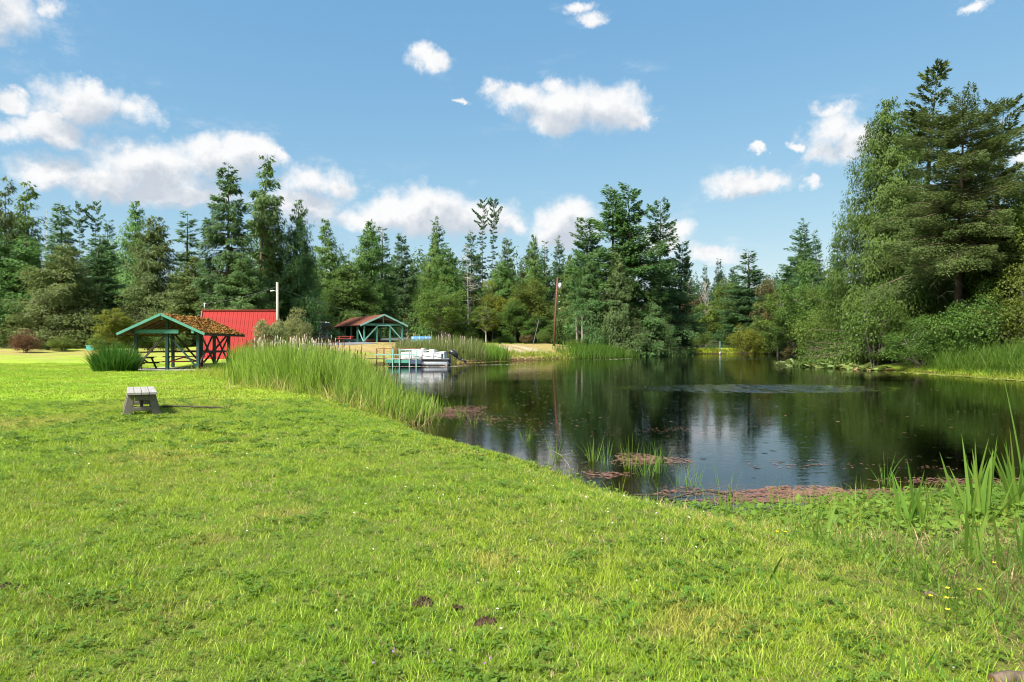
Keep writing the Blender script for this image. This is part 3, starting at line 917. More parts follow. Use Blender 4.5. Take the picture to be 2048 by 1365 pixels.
G1, G2, G3, G4, G5 = 'conifers behind the left field', 'trees behind the far pavilion', 'conifers on the point', 'trees along the right bank', 'trees at the far end of the pond'
TREES = [
 # left edge to red shed
 ('conifer_tree', 'thin', 8, 352, 88, 70, 'olive', 'tall thin conifer cut by the left edge of the picture', G1),
 ('conifer_tree', 'thin', 45, 362, 92, 95, 'cedar', 'tall sparse conifer with its bare brown trunk showing, near the left edge', G1),
 ('snag', 'pole_snag', 97, 418, 104, 22, 'deadwood', 'thin dead pole of a trunk poking above the left woods', G1),
 ('conifer_tree', 'spruce2', 127, 402, 98, 100, 'spruce', 'dense pointed conifer right of the dead pole', G1),
 ('conifer_tree', 'tuft', 158, 410, 112, 28, 'dark', 'thin far conifer with small tufted top beside the flat-topped one', G1),
 ('conifer_tree', 'tuft', 192, 407, 114, 27, 'dark', 'thin flat-topped conifer on a bare stem against the sky', G1),
 ('spruce_tree', 'spruce1', 213, 440, 108, 88, 'dark', 'dark blue-green spruce rising behind the yellow-tinged bushes', G1),
 ('cedar_tree', 'cedar3', 268, 396, 95, 120, 'cedar', 'ragged wide cedar topped with several tips, behind the mossy pavilion', G1),
 ('cedar_tree', 'cedar2', 312, 432, 84, 150, 'olive', 'large olive-brown cedar directly behind the mossy roof', G1),
 ('conifer_tree', 'narrow', 370, 424, 92, 66, 'spruce', 'narrow spire conifer left of the tallest dark spruce', G1),
 ('spruce_tree', 'hemlock', 452, 322, 76, 150, 'dark', 'tall dark spruce with shelf-like drooping boughs behind the red shed', G1),
 ('conifer_tree', 'thin', 522, 308, 82, 120, 'spruce', 'tallest thin conifer with open crown right of the dark spruce', G1),
 ('cedar_tree', 'cedar3', 558, 392, 86, 110, 'cedar', 'dense cedar behind the pale utility pole', G1),
 ('cedar_tree', 'cedar4', 592, 398, 84, 110, 'spruce', 'dense dark cedar just right of the pale utility pole', G1),
 ('cedar_tree', 'cedar1', 55, 470, 80, 210, 'cedar', 'broad low-hanging cedar behind the red-brown bush', G1),
 ('cedar_tree', 'cedar4', 120, 485, 76, 190, 'olive', 'drooping olive cedar to the right of the red-brown bush', G1),
 ('cedar_tree', 'cedar2', -20, 450, 78, 190, 'cedar', 'cedar running out of the picture behind the red-brown bush', G1),
 ('conifer_tree', 'spruce1', 195, 470, 86, 150, 'dark', 'deep green conifer in shade behind the yellow-green small tree', G1),
 ('conifer_tree', 'cedar3', 385, 520, 80, 150, 'olive', 'low olive conifer under the narrow spire, left of the red shed', G1),
 ('conifer_tree', 'cedar2', 490, 505, 74, 140, 'spruce', 'low green conifer directly behind the red shed roof', G1),
 ('cedar_tree', 'cedar1', 610, 488, 96, 110, 'cedar', 'low cedar filling the dip left of the far pavilion', G2),
 # behind the far pavilion
 ('cedar_tree', 'cedar3', 673, 444, 108, 105, 'cedar', 'cedar spire directly above the far pavilion roof', G2),
 ('cedar_tree', 'cedar2', 735, 440, 106, 125, 'cedar', 'broad tall cedar behind the far pavilion ridge', G2),
 ('conifer_tree', 'narrow', 768, 455, 112, 52, 'spruce', 'slim conifer at the right shoulder of the broad pavilion cedar', G2),
 ('cedar_tree', 'cedar1', 700, 520, 102, 170, 'cedar_bright', 'full bright cedar low behind the far pavilion', G2),
 ('conifer_tree', 'spruce2', 806, 464, 122, 75, 'dark', 'dark blue-green conifer set back right of the far pavilion', G2),
 ('cedar_tree', 'cedar3', 849, 466, 116, 80, 'cedar', 'cedar with a thin ragged tip left of the tall spire', G2),
 ('conifer_tree', 'spruce3', 892, 430, 120, 70, 'spruce', 'tall spire conifer between the far pavilion and the twin bare pines', G2),
 ('cedar_tree', 'cedar1', 890, 490, 110, 160, 'cedar_bright', 'wide bright green cedar above the blue bench', G2),
 ('maple_tree', 'dec1', 890, 570, 100, 130, 'dec', 'big leafy green tree right behind the blue bench', G2),
 ('conifer_tree', 'spruce1', 943, 462, 124, 80, 'dark', 'dark conifer left of the twin bare pines', G2),
 ('pine_tree', 'tuft', 966, 402, 128, 25, 'dark', 'left one of the twin tall bare-stemmed pines', G2),
 ('pine_tree', 'tuft', 986, 400, 127, 26, 'dark', 'right one of the twin tall bare-stemmed pines', G2),
 ('snag', 'snag', 937, 488, 108, 60, 'deadwood', 'pale dead trunk with drooping bare twigs right of the bright cedar', G2),
 ('conifer_tree', 'spruce2', 1016, 472, 126, 58, 'spruce', 'pointed conifer right behind the twin bare pines', G2),
 ('conifer_tree', 'cedar2', 1000, 520, 118, 120, 'cedar', 'round-shouldered cedar below the twin bare pines', G2),
 ('conifer_tree', 'spruce3', 1046, 486, 130, 62, 'olive', 'brownish conifer between the twin pines and the brown pole', G2),
 ('conifer_tree', 'cedar3', 1072, 474, 128, 78, 'cedar', 'green conifer cone left of the brown pole top', G2),
 ('conifer_tree', 'narrow', 1093, 482, 138, 34, 'dark', 'small far spire left of the brown pole top', G2),
 ('conifer_tree', 'spruce3', 1130, 468, 136, 56, 'dark', 'small dark spire with open boughs right of the brown pole top', G2),
 ('cedar_tree', 'cedar2', 1138, 508, 126, 80, 'cedar', 'soft green cedar between brown pole and the point', G2),
 ('maple_tree', 'dec1', 985, 578, 112, 110, 'dec_yellow', 'yellow-green round tree behind the slim birch', G2),
 ('maple_tree', 'dec2', 1066, 560, 112, 115, 'dec_lime', 'lime-green broadleaf tree left of the brown pole', G2),
 ('birch_tree', 'birch', 972, 604, 97, 62, 'dec_lime', 'slim birch with pale stem standing at the edge of the dry bank', G2),
 ('broadleaf_tree', 'dec3', 1076, 632, 104, 72, 'dec', 'low leafy tree at the foot of the lime-green one', G2),
 ('broadleaf_tree', 'dec2', 1030, 600, 108, 80, 'dec_dark', 'dark leafy tree between the birch and the brown pole', G2),
 # the point in the middle
 ('spruce_tree', 'bulky', 1186, 432, 116, 95, 'spruce', 'lower left spruce of the group on the point', G3),
 ('spruce_tree', 'bulky2', 1226, 374, 112, 120, 'spruce', 'tall spruce at the middle left of the point group', G3),
 ('spruce_tree', 'bulky', 1274, 372, 110, 118, 'spruce', 'tallest dark spruce of the group on the point', G3),
 ('spruce_tree', 'bulky2', 1319, 400, 114, 92, 'dark', 'spruce with open dark boughs right of the tallest on the point', G3),
 ('spruce_tree', 'bulky', 1354, 482, 118, 66, 'dark', 'small spruce at the right end of the point group', G3),
 ('spruce_tree', 'cedar2', 1182, 510, 108, 95, 'spruce', 'feathery low conifer at the left end of the point', G3),
 ('spruce_tree', 'cedar4', 1240, 505, 106, 100, 'fir', 'drooping conifer in front of the point group', G3),
 ('spruce_tree', 'cedar3', 1308, 545, 107, 80, 'spruce', 'low sweeping conifer over the leaning trunk on the point', G3),
 # far end
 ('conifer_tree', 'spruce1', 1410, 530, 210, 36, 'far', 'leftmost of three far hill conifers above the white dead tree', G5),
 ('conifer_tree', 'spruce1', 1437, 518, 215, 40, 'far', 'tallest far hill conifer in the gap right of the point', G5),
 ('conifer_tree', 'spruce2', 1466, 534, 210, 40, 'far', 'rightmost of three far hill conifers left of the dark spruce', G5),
 ('dead_tree', 'bonewood', 1411, 566, 160, 34, 'deadwood', 'white bare dead tree in the gap right of the point', G5),
 ('broadleaf_tree', 'dec2', 1450, 560, 175, 70, 'dec_lime', 'pale yellow-green tree behind the white dead one', G5),
 ('broadleaf_tree', 'dec1', 1378, 575, 165, 70, 'brownleaf', 'dull brownish tree left of the white dead one', G5),
 ('broadleaf_tree', 'dec3', 1412, 604, 148, 90, 'dec_lime', 'bright green tree below the white dead one', G5),
 ('spruce_tree', 'spruce1', 1497, 500, 140, 120, 'dark', 'dark spruce standing at the far right corner of the pond', G5),
 ('conifer_tree', 'spruce3', 1577, 440, 142, 90, 'dark', 'tall dark conifer right of the far corner spruce', G5),
 ('conifer_tree', 'spruce2', 1612, 478, 134, 80, 'dark', 'dark conifer between the tall one and the clustered tops', G5),
 ('conifer_tree', 'spruce3', 1643, 456, 138, 60, 'dark', 'left spire of the pair beside the big bright cedar', G5),
 ('conifer_tree', 'spruce3', 1668, 458, 136, 60, 'dark', 'right spire of the pair beside the big bright cedar', G5),
 ('madrone_tree', 'dec2', 1540, 560, 128, 90, 'brownleaf', 'rust-tinged tree right of the far corner spruce', G5),
 ('broadleaf_tree', 'dec3', 1555, 585, 112, 110, 'dec', 'mid green leafy tree over the far right shore', G4),
 ('broadleaf_tree', 'dec1', 1622, 548, 100, 140, 'dec', 'broad green tree arching over the water left of the bright cedar', G4),
 ('broadleaf_tree', 'dec2', 1588, 612, 104, 100, 'dec_dark', 'dark leafy tree low over the far right water', G4),
 ('broadleaf_tree', 'dec1', 1672, 560, 84, 110, 'dec_lime', 'lighter tree tucked against the left flank of the bright cedar', G4),
 ('broadleaf_tree', 'dec2', 2060, 372, 46, 250, 'dec_lime', 'yellow-green tree leaning in from the right edge', G4),
 ('broadleaf_tree', 'dec1', 2010, 470, 47, 170, 'dec', 'green alder in front of the big fir, near the right edge', G4),
]
for (nm, kd, px, pt, Y, wpx, mt, lb, gr) in TREES:
    bk = 'deadwood' if mt == 'deadwood' else ('birchbark' if kd == 'birch' else ('bark_grey' if kd.startswith('dec') else 'bark'))
    tree(nm, kd, px, pt, Y, wpx, mt, lb, 'tree', gr, bark=bk)

# the three big trees on the right bank
K['bigcedar'] = frond_tree(61, 18, 4.0, .02, 640, 145000, .84, .05, .9, .5, .16, .36, .6, .78, L=.19, W=.055, lenvar=(.72, 1.15), lumpy=.12, wood=60)
K['bigfir'] = frond_tree(62, 19, 5.4, .34, 170, 105000, .48, -.10, .65, .22, .06, .34, .22, .14, L=.21, W=.062, lumpy=.40, lenvar=(.45, 1.2), r0=.33, wood=130)
K['bigspruce'] = frond_tree(63, 20, 3.4, .05, 240, 60000, .60, .0, .95, .22, .08, .36, .2, .15, L=.30, W=.085, lumpy=.35, lenvar=(.5, 1.2))
tree('cedar_tree', 'bigcedar', 1798, 196, 56, 330, 'cedar_bright', 'big bright cedar with drooping curtains of fronds at the water on the right', 'tree', G4)
tree('fir_tree', 'bigspruce', 1848, 148, 61, 220, 'fir', 'tallest conifer on the right bank, behind the big cedar', 'tree', G4)
bf = tree('fir_tree', 'bigfir', 1916, 200, 48, 320, 'fir', 'wide layered fir with its thick trunk showing at the right bank', 'tree', G4, rz=.6)
tree('fir_tree', 'bigspruce', 1985, 205, 54, 200, 'fir', 'fir with wind-swept tips behind the thick-trunked one', 'tree', G4, rz=2.)
tree('conifer_tree', 'spruce1', 1960, 420, 60, 260, 'dark', 'dark conifer filling the shade behind the thick fir trunk', 'tree', G4)
tree('conifer_tree', 'cedar1', 1860, 420, 60, 260, 'spruce', 'dark cedar filling the shade between big cedar and thick fir', 'tree', G4)
tree('conifer_tree', 'cedar2', 2080, 330, 62, 240, 'dark', 'dark conifer half hidden at the right edge of the picture', 'tree', G4)
# dead lower boughs of the thick-trunked fir
rng = random.Random(5)
db = MB()
for i in range(16):
    z0 = 4.2 + rng.random() * 4.2
    a = rng.uniform(2.4, 5.0) - .6
    l = rng.uniform(1.0, 2.6)
    p0 = Vector((0, 0, z0))
    p1 = p0 + Vector((math.cos(a), math.sin(a), .1)) * l * .5
    p2 = p0 + Vector((math.cos(a + .2), math.sin(a + .2), -.35)) * l
    db.tube([p0, p1, p2], [.05, .03, .01], 4, False)
    for j in range(7):
        s_ = rng.uniform(.35, 1)
        b_ = p0.lerp(p2, s_) + Vector((0, 0, .1))
        db.tube([b_, b_ + Vector((rng.uniform(-.5, .5), rng.uniform(-.5, .5), rng.uniform(-.7, .2)))], [.012, .005], 3, False)
db.build('dead_branches', M['deadwood'], bf, True)['kind'] = 'stuff'

# ------------------------------------------------------------------ shrubs
SHRUBS = [
 ('bush', 'shrub1', 50, 666, 64, 66, 'redbush', 'red-brown rounded bush alone at the left edge of the field'),
 ('shrub', 'shrub3', 128, 678, 68, 74, 'dec_lime', 'low yellow-green shrub left of the iris clump'),
 ('shrub', 'shrub2', 95, 684, 69, 60, 'dec', 'low green shrub next to the red-brown bush'),
 ('shrub', 'shrub1', 205, 672, 69, 70, 'dec_lime', 'low green shrub behind the iris clump'),
 ('small_tree', 'dec3', 226, 618, 66, 78, 'dec_yellow', 'small yellow-leaved tree left of the mossy roof'),
 ('small_tree', 'dec2', 262, 640, 67, 60, 'dec_yellow', 'smaller golden tree touching the mossy roof edge'),
 ('shrub', 'shrub3', 300, 668, 68, 90, 'dec_dark', 'dark green rhododendron seen under the mossy roof, left half'),
 ('shrub', 'shrub1', 350, 668, 68, 70, 'dec_dark', 'dark green rhododendron seen under the mossy roof, by the red shed'),
 ('willow_shrub', 'shrub2', 540, 632, 46, 90, 'willow', 'loose pale willow shrub in front of the red shed'),
 ('willow_shrub', 'shrub1', 592, 632, 52, 76, 'willow', 'grey-green willow shrub beside the white ladder'),
 ('shrub', 'shrub1', 660, 648, 96, 60, 'dec', 'green shrub at the left end of the far pavilion'),
 ('shrub', 'shrub2', 822, 664, 90, 34, 'dec_lime', 'small pale shrub between far pavilion and blue bench'),
 ('shrub', 'shrub3', 1000, 676, 100, 40, 'dec_lime', 'low light shrub right of the slim birch'),
 ('shrub', 'shrub1', 1022, 672, 100, 24, 'dec', 'tiny round shrub right of the low light one'),
 ('shrub', 'shrub2', 1050, 668, 101, 30, 'brownleaf', 'small rusty shrub on the bank left of the brown pole'),
 ('shrub', 'shrub3', 1090, 662, 99, 40, 'dec', 'small green shrub at the foot of the brown pole'),
 ('shrub', 'shrub1', 1150, 682, 101, 50, 'dec_lime', 'yellow-green shrub under the left end of the point'),
 ('shrub', 'shrub2', 1312, 674, 112, 26, 'dec_lime', 'small upright lime shrub beside the leaning trunk'),
 ('shrub', 'shrub3', 1360, 650, 128, 80, 'dec', 'green shrub right of the point'),
 ('shrub', 'shrub1', 1400, 660, 134, 60, 'dec_lime', 'light green shrub near the aerator post'),
 ('shrub', 'shrub3', 1490, 658, 128, 90, 'dec_yellow', 'broad golden-green shrub at the far end of the pond'),
 ('shrub', 'shrub1', 1540, 655, 126, 70, 'dec_lime', 'light shrub right of the broad golden one'),
 ('shrub', 'shrub2', 1588, 690, 104, 46, 'brownleaf', 'grey-brown twiggy shrub drooping to the water'),
 ('shrub', 'shrub3', 1648, 622, 78, 130, 'dec_lime', 'large rounded yellow-green shrub overhanging the lily pads'),
 ('shrub', 'shrub1', 1700, 660, 66, 110, 'dec_dark', 'dark shrub at the waterline below the big cedar'),
 ('shrub', 'shrub3', 1748, 590, 51, 170, 'dec', 'large leafy shrub in front of the big cedar'),
 ('shrub', 'shrub1', 1840, 652, 46, 150, 'dec', 'leafy shrub right behind the lily pads'),
 ('shrub', 'shrub2', 1905, 620, 46.5, 150, 'dec_dark', 'shrub at the foot of the thick fir trunk'),
 ('shrub', 'shrub3', 1965, 600, 44, 180, 'dec', 'leafy shrub above the reeds near the right edge'),
 ('shrub', 'shrub1', 2050, 560, 43, 190, 'dec_lime', 'light leafy shrub cut by the right edge'),
 ('shrub', 'shrub3', 1790, 700, 50, 120, 'dec_dark', 'low dark shrub behind the lily pads'),
 ('shrub', 'shrub2', 760, 650, 104, 90, 'dec_dark', 'dark shrub seen through the far pavilion'),
 ('shrub', 'shrub1', 440, 640, 70, 90, 'dec_dark', 'dark shrub behind the left end of the red shed'),
 ('shrub', 'shrub3', 930, 655, 101, 80, 'dec_dark', 'shaded shrub left of the slim birch'),
 ('shrub', 'shrub2', 1215, 660, 112, 110, 'dec_dark', 'shaded shrub among the trunks on the point'),
 ('shrub', 'shrub1', 1590, 650, 112, 90, 'dec_dark', 'shaded shrub on the far right shore'),
 ('shrub', 'shrub1', 160, 668, 86, 110, 'dec_dark', 'shaded undergrowth bush below the left conifers'),
 ('shrub', 'shrub3', 15, 660, 84, 110, 'dec_dark', 'shaded undergrowth bush cut by the left edge'),
]
for (nm, kd, px, pt, Y, wpx, mt, lb) in SHRUBS:
    tree(nm, kd, px, pt, Y, wpx, mt, lb, 'shrub' if nm != 'small_tree' else 'tree', 'shrubs round the pond' if nm != 'small_tree' else None, bark='bark_grey')

# bare trunks and leaning stems on the point
def stem(px0, py0, px1, py1, Y, r, label, mat='bark_grey'):
    a = at(px0, py0, Y)
    b = at(px1, py1, Y + .4)
    a.z = gz(a.x, a.y)
    e = empty('tree_stem', a, 0, label, 'tree trunk')
    mb = MB()
    c = b - a
    mb.tube([Vector((0, 0, -.3)), c * .35 + Vector((.05, 0, 0)), c * .7, c], [r * 1.25, r, r * .85, r * .5], 8)
    mb.build('trunk', M[mat], e, True)
    br = MB()
    rr = random.Random(px0)
    for i in range(7):
        p = c * rr.uniform(.4, .98)
        br.tube([p, p + Vector((rr.uniform(-1, 1), rr.uniform(-1, 1), rr.uniform(-.2, .6)))], [r * .25, r * .06], 4, False)
    br.build('branches', M[mat], e, True)['kind'] = 'stuff'
stem(1154, 690, 1152, 636, 105.5, .17, 'left of two straight grey trunks at the left end of the point')
stem(1164, 690, 1164, 632, 105.2, .18, 'right of two straight grey trunks at the left end of the point')
stem(1236, 694, 1233, 600, 106, .32, 'thick straight trunk in the middle of the point')
stem(1288, 702, 1306, 655, 105, .28, 'trunk leaning right over the water on the point')
stem(1262, 694, 1258, 620, 107, .2, 'thin trunk between thick and leaning ones on the point')

# the wood beyond, which closes the gaps behind the trees one can tell apart
def far_wood(name, n, yr, pxr, hr, seed, mat, label, L=.90, W=.32, leaves=1400):
    rng = np.random.default_rng(seed)
    Vs, Qs, Ts, o = [], [], [], 0
    for i in range(n):
        Y = rng.uniform(*yr)
        X = gx(rng.uniform(*pxr), Y)
        hgt = rng.uniform(*hr)
        z0 = gz(X, Y)
        Rr_ = hgt * rng.uniform(.13, .21)
        N = leaves
        t = 1 - np.sqrt(rng.random(N)) * .97
        az = rng.random(N) * 6.28
        lay = np.sin(az * 3 + t * 40 + rng.random() * 6) * .15 + 1
        r_ = Rr_ * (1 - t) ** .8 * lay * rng.uniform(.55, 1.1, N)
        P = np.stack([X + np.cos(az) * r_, Y + np.sin(az) * r_, z0 + t * hgt], 1)
        D = np.stack([np.cos(az), np.sin(az), -.5 + rng.normal(0, .35, N)], 1)
        Nn = unit(np.stack([np.cos(az) * .6, np.sin(az) * .6, np.full(N, .6)], 1) + rng.normal(0, .3, (N, 3)))
        V, Q = leaf_quads(P, D, Nn, L * rng.uniform(.6, 1.3, N), W * rng.uniform(.7, 1.3, N))
        Vs.append(V); Qs.append(Q + o); o += len(V)
        Ts.append(np.repeat(rng.random(N) * .6 + rng.random() * .4, 4))
    me = np_mesh(name, np.concatenate(Vs), [np.concatenate(Qs)], {'tint': np.concatenate(Ts)})
    return tag(link(name, me, M[mat]), label, 'forest', kind='stuff')
far_wood('forest', 74, (108, 140), (-160, 700), (13, 18.5), 71, 'spruce', 'dark conifer wood closing the gaps behind the left field')
far_wood('forest', 70, (132, 160), (560, 1200), (15, 21), 72, 'spruce', 'dark conifer wood behind the far pavilion and brown pole')
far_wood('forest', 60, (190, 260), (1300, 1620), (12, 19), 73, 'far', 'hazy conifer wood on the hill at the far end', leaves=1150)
far_wood('forest', 36, (118, 150), (1560, 2250), (12, 20), 74, 'spruce', 'dark conifer wood behind the right bank')
far_wood('forest', 22, (58, 78), (1930, 2500), (10, 15), 75, 'spruce', 'conifer wood behind the right edge of the bank')
# ------------------------------------------------------------------ near picnic pavilion
def V3(x, y, z):
    return Vector((x, y, z))
px0, py0 = -20.05, 39.7
zs_ = -.11                                            # slab top
pav = empty('picnic_pavilion', (px0, py0, zs_), 0, 'small picnic pavilion with orange mossy roof and teal posts on the near lawn', 'pavilion')
RZ, EZ, HW = 3.20, 2.08, 2.46                         # above the slab
YF, YB, SK = -.75, 6.5, -.075                         # roof front, back, sideways skew per metre
def rp(side, y, s, dz=0):                             # s 0 ridge .. 1 eave
    return V3(side * HW * s + SK * (y - YF), y, RZ + (EZ - RZ) * s + dz)
MB().box((0, 2.3, -.10), (4.9, 6.4, .2)).build('slab', M['concrete'], pav)
for (x, y, top) in ((-1.8, 0, 2.35), (0, 0, 3.08), (1.8, 0, 2.35), (1.8, 2.15, 2.30), (-1.85, 4.4, 2.26), (0, 4.4, 3.0), (1.75, 4.4, 2.22)):
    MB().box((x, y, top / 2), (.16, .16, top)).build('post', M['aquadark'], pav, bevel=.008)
def brace(p, q, mat='darkwood', wd=.06, ht=.10, par=pav):
    MB().bar(p, q, wd, ht).build('brace', M[mat], par)
brace((-.1, -.02, 2.05), (-1.65, -.02, .3))
brace((.12, .12, 1.9), (1.62, .12, .2), 'aquadark', .06, .09)
brace((1.8, .12, .25), (1.8, 2.05, 2.15)); brace((1.87, 2.05, .25), (1.87, .12, 2.15))
brace((1.8, 2.25, 2.15), (1.76, 4.3, .3)); brace((1.87, 2.25, .3), (1.84, 4.3, 2.15))
brace((-1.7, 4.4, 2.1), (-.1, 4.4, .3)); brace((.1, 4.46, .3), (1.65, 4.46, 2.1))
MB().bar((-1.85, 4.52, 1.02), (1.75, 4.52, 1.02), .06, .12).build('rail', M['darkwood'], pav)
MB().bar((1.93, .1, 1.02), (1.88, 4.3, 1.02), .06, .10).build('rail', M['darkwood'], pav)
MB().bar((-2.3, -.16, 2.22), (.75, -.16, 2.22), .10, .22).build('tie_beam', M['aqua'], pav)
for sx_ in (-1, 1):                                   # plates along the eaves
    MB().bar((sx_ * 1.80, -.6, 2.20), (sx_ * 1.80 + SK * 6, 6.1, 2.20), .10, .16).build('plate_beam', M['darkwood'], pav)
MB().bar((0, YF + .12, 2.98), (SK * 7, YB - .1, 2.98), .10, .20).build('ridge_beam', M['aqua'], pav)
MB().bar((1.80, YF + .04, 2.20), (1.80, YF + .24, 2.20), .13, .18).build('beam_end', M['aqua'], pav)
roof = None
for side in (-1, 1):
    mb = MB()
    q_ = [rp(side, YF + .03, 0, -.04), rp(side, YB, 0, -.04), rp(side, YB, 1, -.04), rp(side, YF + .03, 1, -.04)]
    if side < 0:
        q_ = q_[::-1]
    mb.prism(q_, (0, 0, .05))
    deck = mb.build('roof', M['soffit'], pav)
    for j in range(9):                                # boards of the underside show as rafters
        yy = YF + .5 + j * .82
        MB().bar(rp(side, yy, .03, -.10), rp(side, yy, .97, -.10), .06, .11).build('rafter', M['soffit'], deck)
    # shingle courses, thick with moss
    rng = random.Random(7 + side)
    sh = MB()
    nrow = 15
    for r_ in range(nrow):
        s0, s1 = r_ / nrow, min(1.03, (r_ + 1.35) / nrow)
        y = YF + .02
        while y < YB:
            wd = rng.uniform(.13, .30)
            y2 = min(YB + rng.uniform(-.02, .04), y + wd)
            lift = rng.uniform(.015, .05)
            a, b = rp(side, y, s0, .015), rp(side, y2 - .012, s0, .015)
            j_ = rng.uniform(-.012, .012)
            c, d_ = rp(side, y2 - .012, s1 + j_, .02 + lift), rp(side, y, s1 + j_, .02 + lift)
            t_ = V3(0, 0, rng.uniform(.03, .07))
            sh.add([a, b, c, d_, a + t_ * .3, b + t_ * .3, c + t_, d_ + t_], [(4, 5, 6, 7), (0, 1, 5, 4), (1, 2, 6, 5), (2, 3, 7, 6), (3, 0, 4, 7)] if side > 0 else [(7, 6, 5, 4), (4, 5, 1, 0), (5, 6, 2, 1), (6, 7, 3, 2), (7, 4, 0, 3)])
            y = y2
    tag(sh.build('shingles', M['mossroof'], deck), 'orange and green moss over wooden shingles', kind='stuff')
    # cushions of moss
    mo = MB()
    for j in range(260):
        s_ = rng.random(); yy = rng.uniform(YF + .1, YB - .1)
        p = rp(side, yy, s_, .09)
        r1 = rng.uniform(.03, .11)
        n_ = 6
        ring = [p + V3(math.cos(k_ * 1.047) * r1, math.sin(k_ * 1.047) * r1 * 1.2, -.05 - (EZ - RZ) / HW * -side * 0) for k_ in range(n_)]
        mo.add(ring + [p + V3(0, 0, r1 * .5)], [(k_, (k_ + 1) % n_, n_) for k_ in range(n_)])
    tag(mo.build('moss', M['mossroof'], deck, True), kind='stuff')
    MB().bar(rp(side, YF, -.0, .0), rp(side, YF, 1.02, .0), .05, .14, (0, 0, 1)).build('fascia', M['aqua'], pav)
    MB().bar(rp(side, YF + .06, 1.02, -.03), rp(side, YB, 1.02, -.03), .04, .10).build('eave_board', M['darkwood'], pav)

# ------------------------------------------------------------------ picnic tables
def picnic_table(loc, rz, label, topm, benchm, legm, length=1.9):
    e = empty('picnic_table', loc, rz, label, 'table', 'picnic tables')
    for i in range(5):
        y = (i - 2) * .15
        MB().box((0, y, .74), (length, .138, .045)).build('plank', M[topm], e)
    for sgn in (-1, 1):
        for j in (0, 1):
            MB().box((0, sgn * (.60 + j * .15), .44), (length, .138, .045)).build('bench_plank', M[benchm], e)
    for sx_ in (-1, 1):
        xx = sx_ * (length / 2 - .3)
        for sgn in (-1, 1):
            MB().bar((xx, sgn * .22, .72), (xx, sgn * .62, .0), .05, .11, (1, 0, 0)).build('leg', M[legm], e)
        MB().bar((xx + .055, -.74, .395), (xx + .055, .74, .395), .05, .10).build('bench_bearer', M[legm], e)
        MB().bar((xx + .055, -.36, .69), (xx + .055, .36, .69), .05, .08).build('top_bearer', M[legm], e)
        MB().bar((xx - sx_ * .03, 0, .42), (0, 0, .70), .05, .08).build('strut', M[legm], e)
    return e
picnic_table((-19.85, 41.3, zs_), .5, 'red-brown picnic table in the middle of the mossy pavilion', 'tablewood', 'redwood', 'redwood', 2.3)
picnic_table((-22.35, 41.1, zs_ - .04), 1.35, 'dark picnic table half hidden between iris clump and mossy pavilion', 'tablewood', 'tablewood', 'darkwood', 1.8)

# ------------------------------------------------------------------ concrete-ended bench on the lawn
bx_, by_ = gx(284, 13.3), 13.3
bdir = Vector((-.49, .872, 0)).normalized()
bench = empty('bench', (bx_, by_, gz(bx_, by_)), math.atan2(bdir.y, bdir.x) - math.pi / 2, 'low bench of grey planks on splayed concrete ends, alone on the lawn', 'bench')
for i in range(4):
    MB().box(((i - 1.5) * .131, .93, .432), (.122, 2.02, .05)).build('plank', M['greyplank'], bench, bevel=.006)
for yy in (.06, 1.66):
    s_ = MB()
    d_ = V3(0, .14, 0)
    def poly(pts):
        s_.prism([V3(x, yy, z) for x, z in pts], d_)
    for sg in (-1, 1):
        pts = [(sg * .345, -.03), (sg * .165, -.03), (sg * .130, .26), (sg * .215, .405), (sg * .245, .405)]
        pts = [(sg * .345, -.03), (sg * .180, -.03), (sg * .115, .395), (sg * .245, .395)]
        poly(pts if sg < 0 else pts[::-1])
    poly([(-.118, .395), (-.118, .29), (.118, .29), (.118, .395)])
    poly([(-.168, .165), (-.178, .085), (.178, .085), (.168, .165)])
    s_.build('support', M['mossconcrete'], bench, bevel=.012)
MB().bar((0, .17, .20), (0, 1.68, .20), .05, .09).build('stretcher', M['darkwood'], bench)
MB().box((0, .155, .235), (.05, .05, .12)).build('block', M['darkwood'], bench)

# ------------------------------------------------------------------ red A-shaped shed
shed = empty('shed', (-22.3, 56, 0), 0, 'red ribbed-metal shed with a steep roof reaching the ground', 'shed')
xl, xr = -3.15, 3.16
ef, er = (-1.25, .05), (0, 4.12)                       # (y, z) of the front eave and the ridge
npan = 19
pw = (xr - xl) / npan
pm = MB()
for a, b, h in ((0, .42, 0), (.42, .5, .035), (.5, .92, 0), (.92, 1.0, .035)):
    pass
nvec = V3(0, -(er[1] - ef[1]), (er[0] - ef[0])).normalized()
def panel_mesh(front=True):
    m_ = MB()
    sgn = 1 if front else -1
    prof_ = [(0, .0), (.30, 0), (.36, .008), (.40, .008), (.46, 0), (.82, 0), (.87, .022), (.93, .022), (.98, 0), (1.0, 0)]
    for i in range(len(prof_) - 1):
        a, b = prof_[i], prof_[i + 1]
        vs = []
        for (u_, h_), (yy, zz) in ((a, ef), (b, ef), (b, er), (a, er)):
            n_ = V3(0, -abs(nvec.y), abs(nvec.z)) * h_
            vs.append(V3(u_ * pw, (yy + n_.y) * sgn, zz + n_.z))
        m_.add(vs, [(0, 1, 2, 3)])
    return m_.mesh('panel')
pf, pb = panel_mesh(True), panel_mesh(False)
for i in range(npan):
    for me_ in (pf, pb):
        link('panel', me_, M['redmetal'], shed).location = (xl + i * pw, 0, 0)
for xx, sg in ((xl + .05, -1), (xr - .05, 1)):
    MB().prism([V3(xx, ef[0] + .05, -.2), V3(xx, 0, er[1] - .06), V3(xx, -ef[0] - .05, -.2)], (.04 * sg, 0, 0)).build('gable_wall', M['redmetal'], shed)
    for sg2 in (1, -1):
        MB().bar((xx, ef[0] * sg2 * 1.01, ef[1]), (xx, 0, er[1] + .05), .12, .09, (1, 0, 0)).build('verge_trim', M['redtrim'], shed)
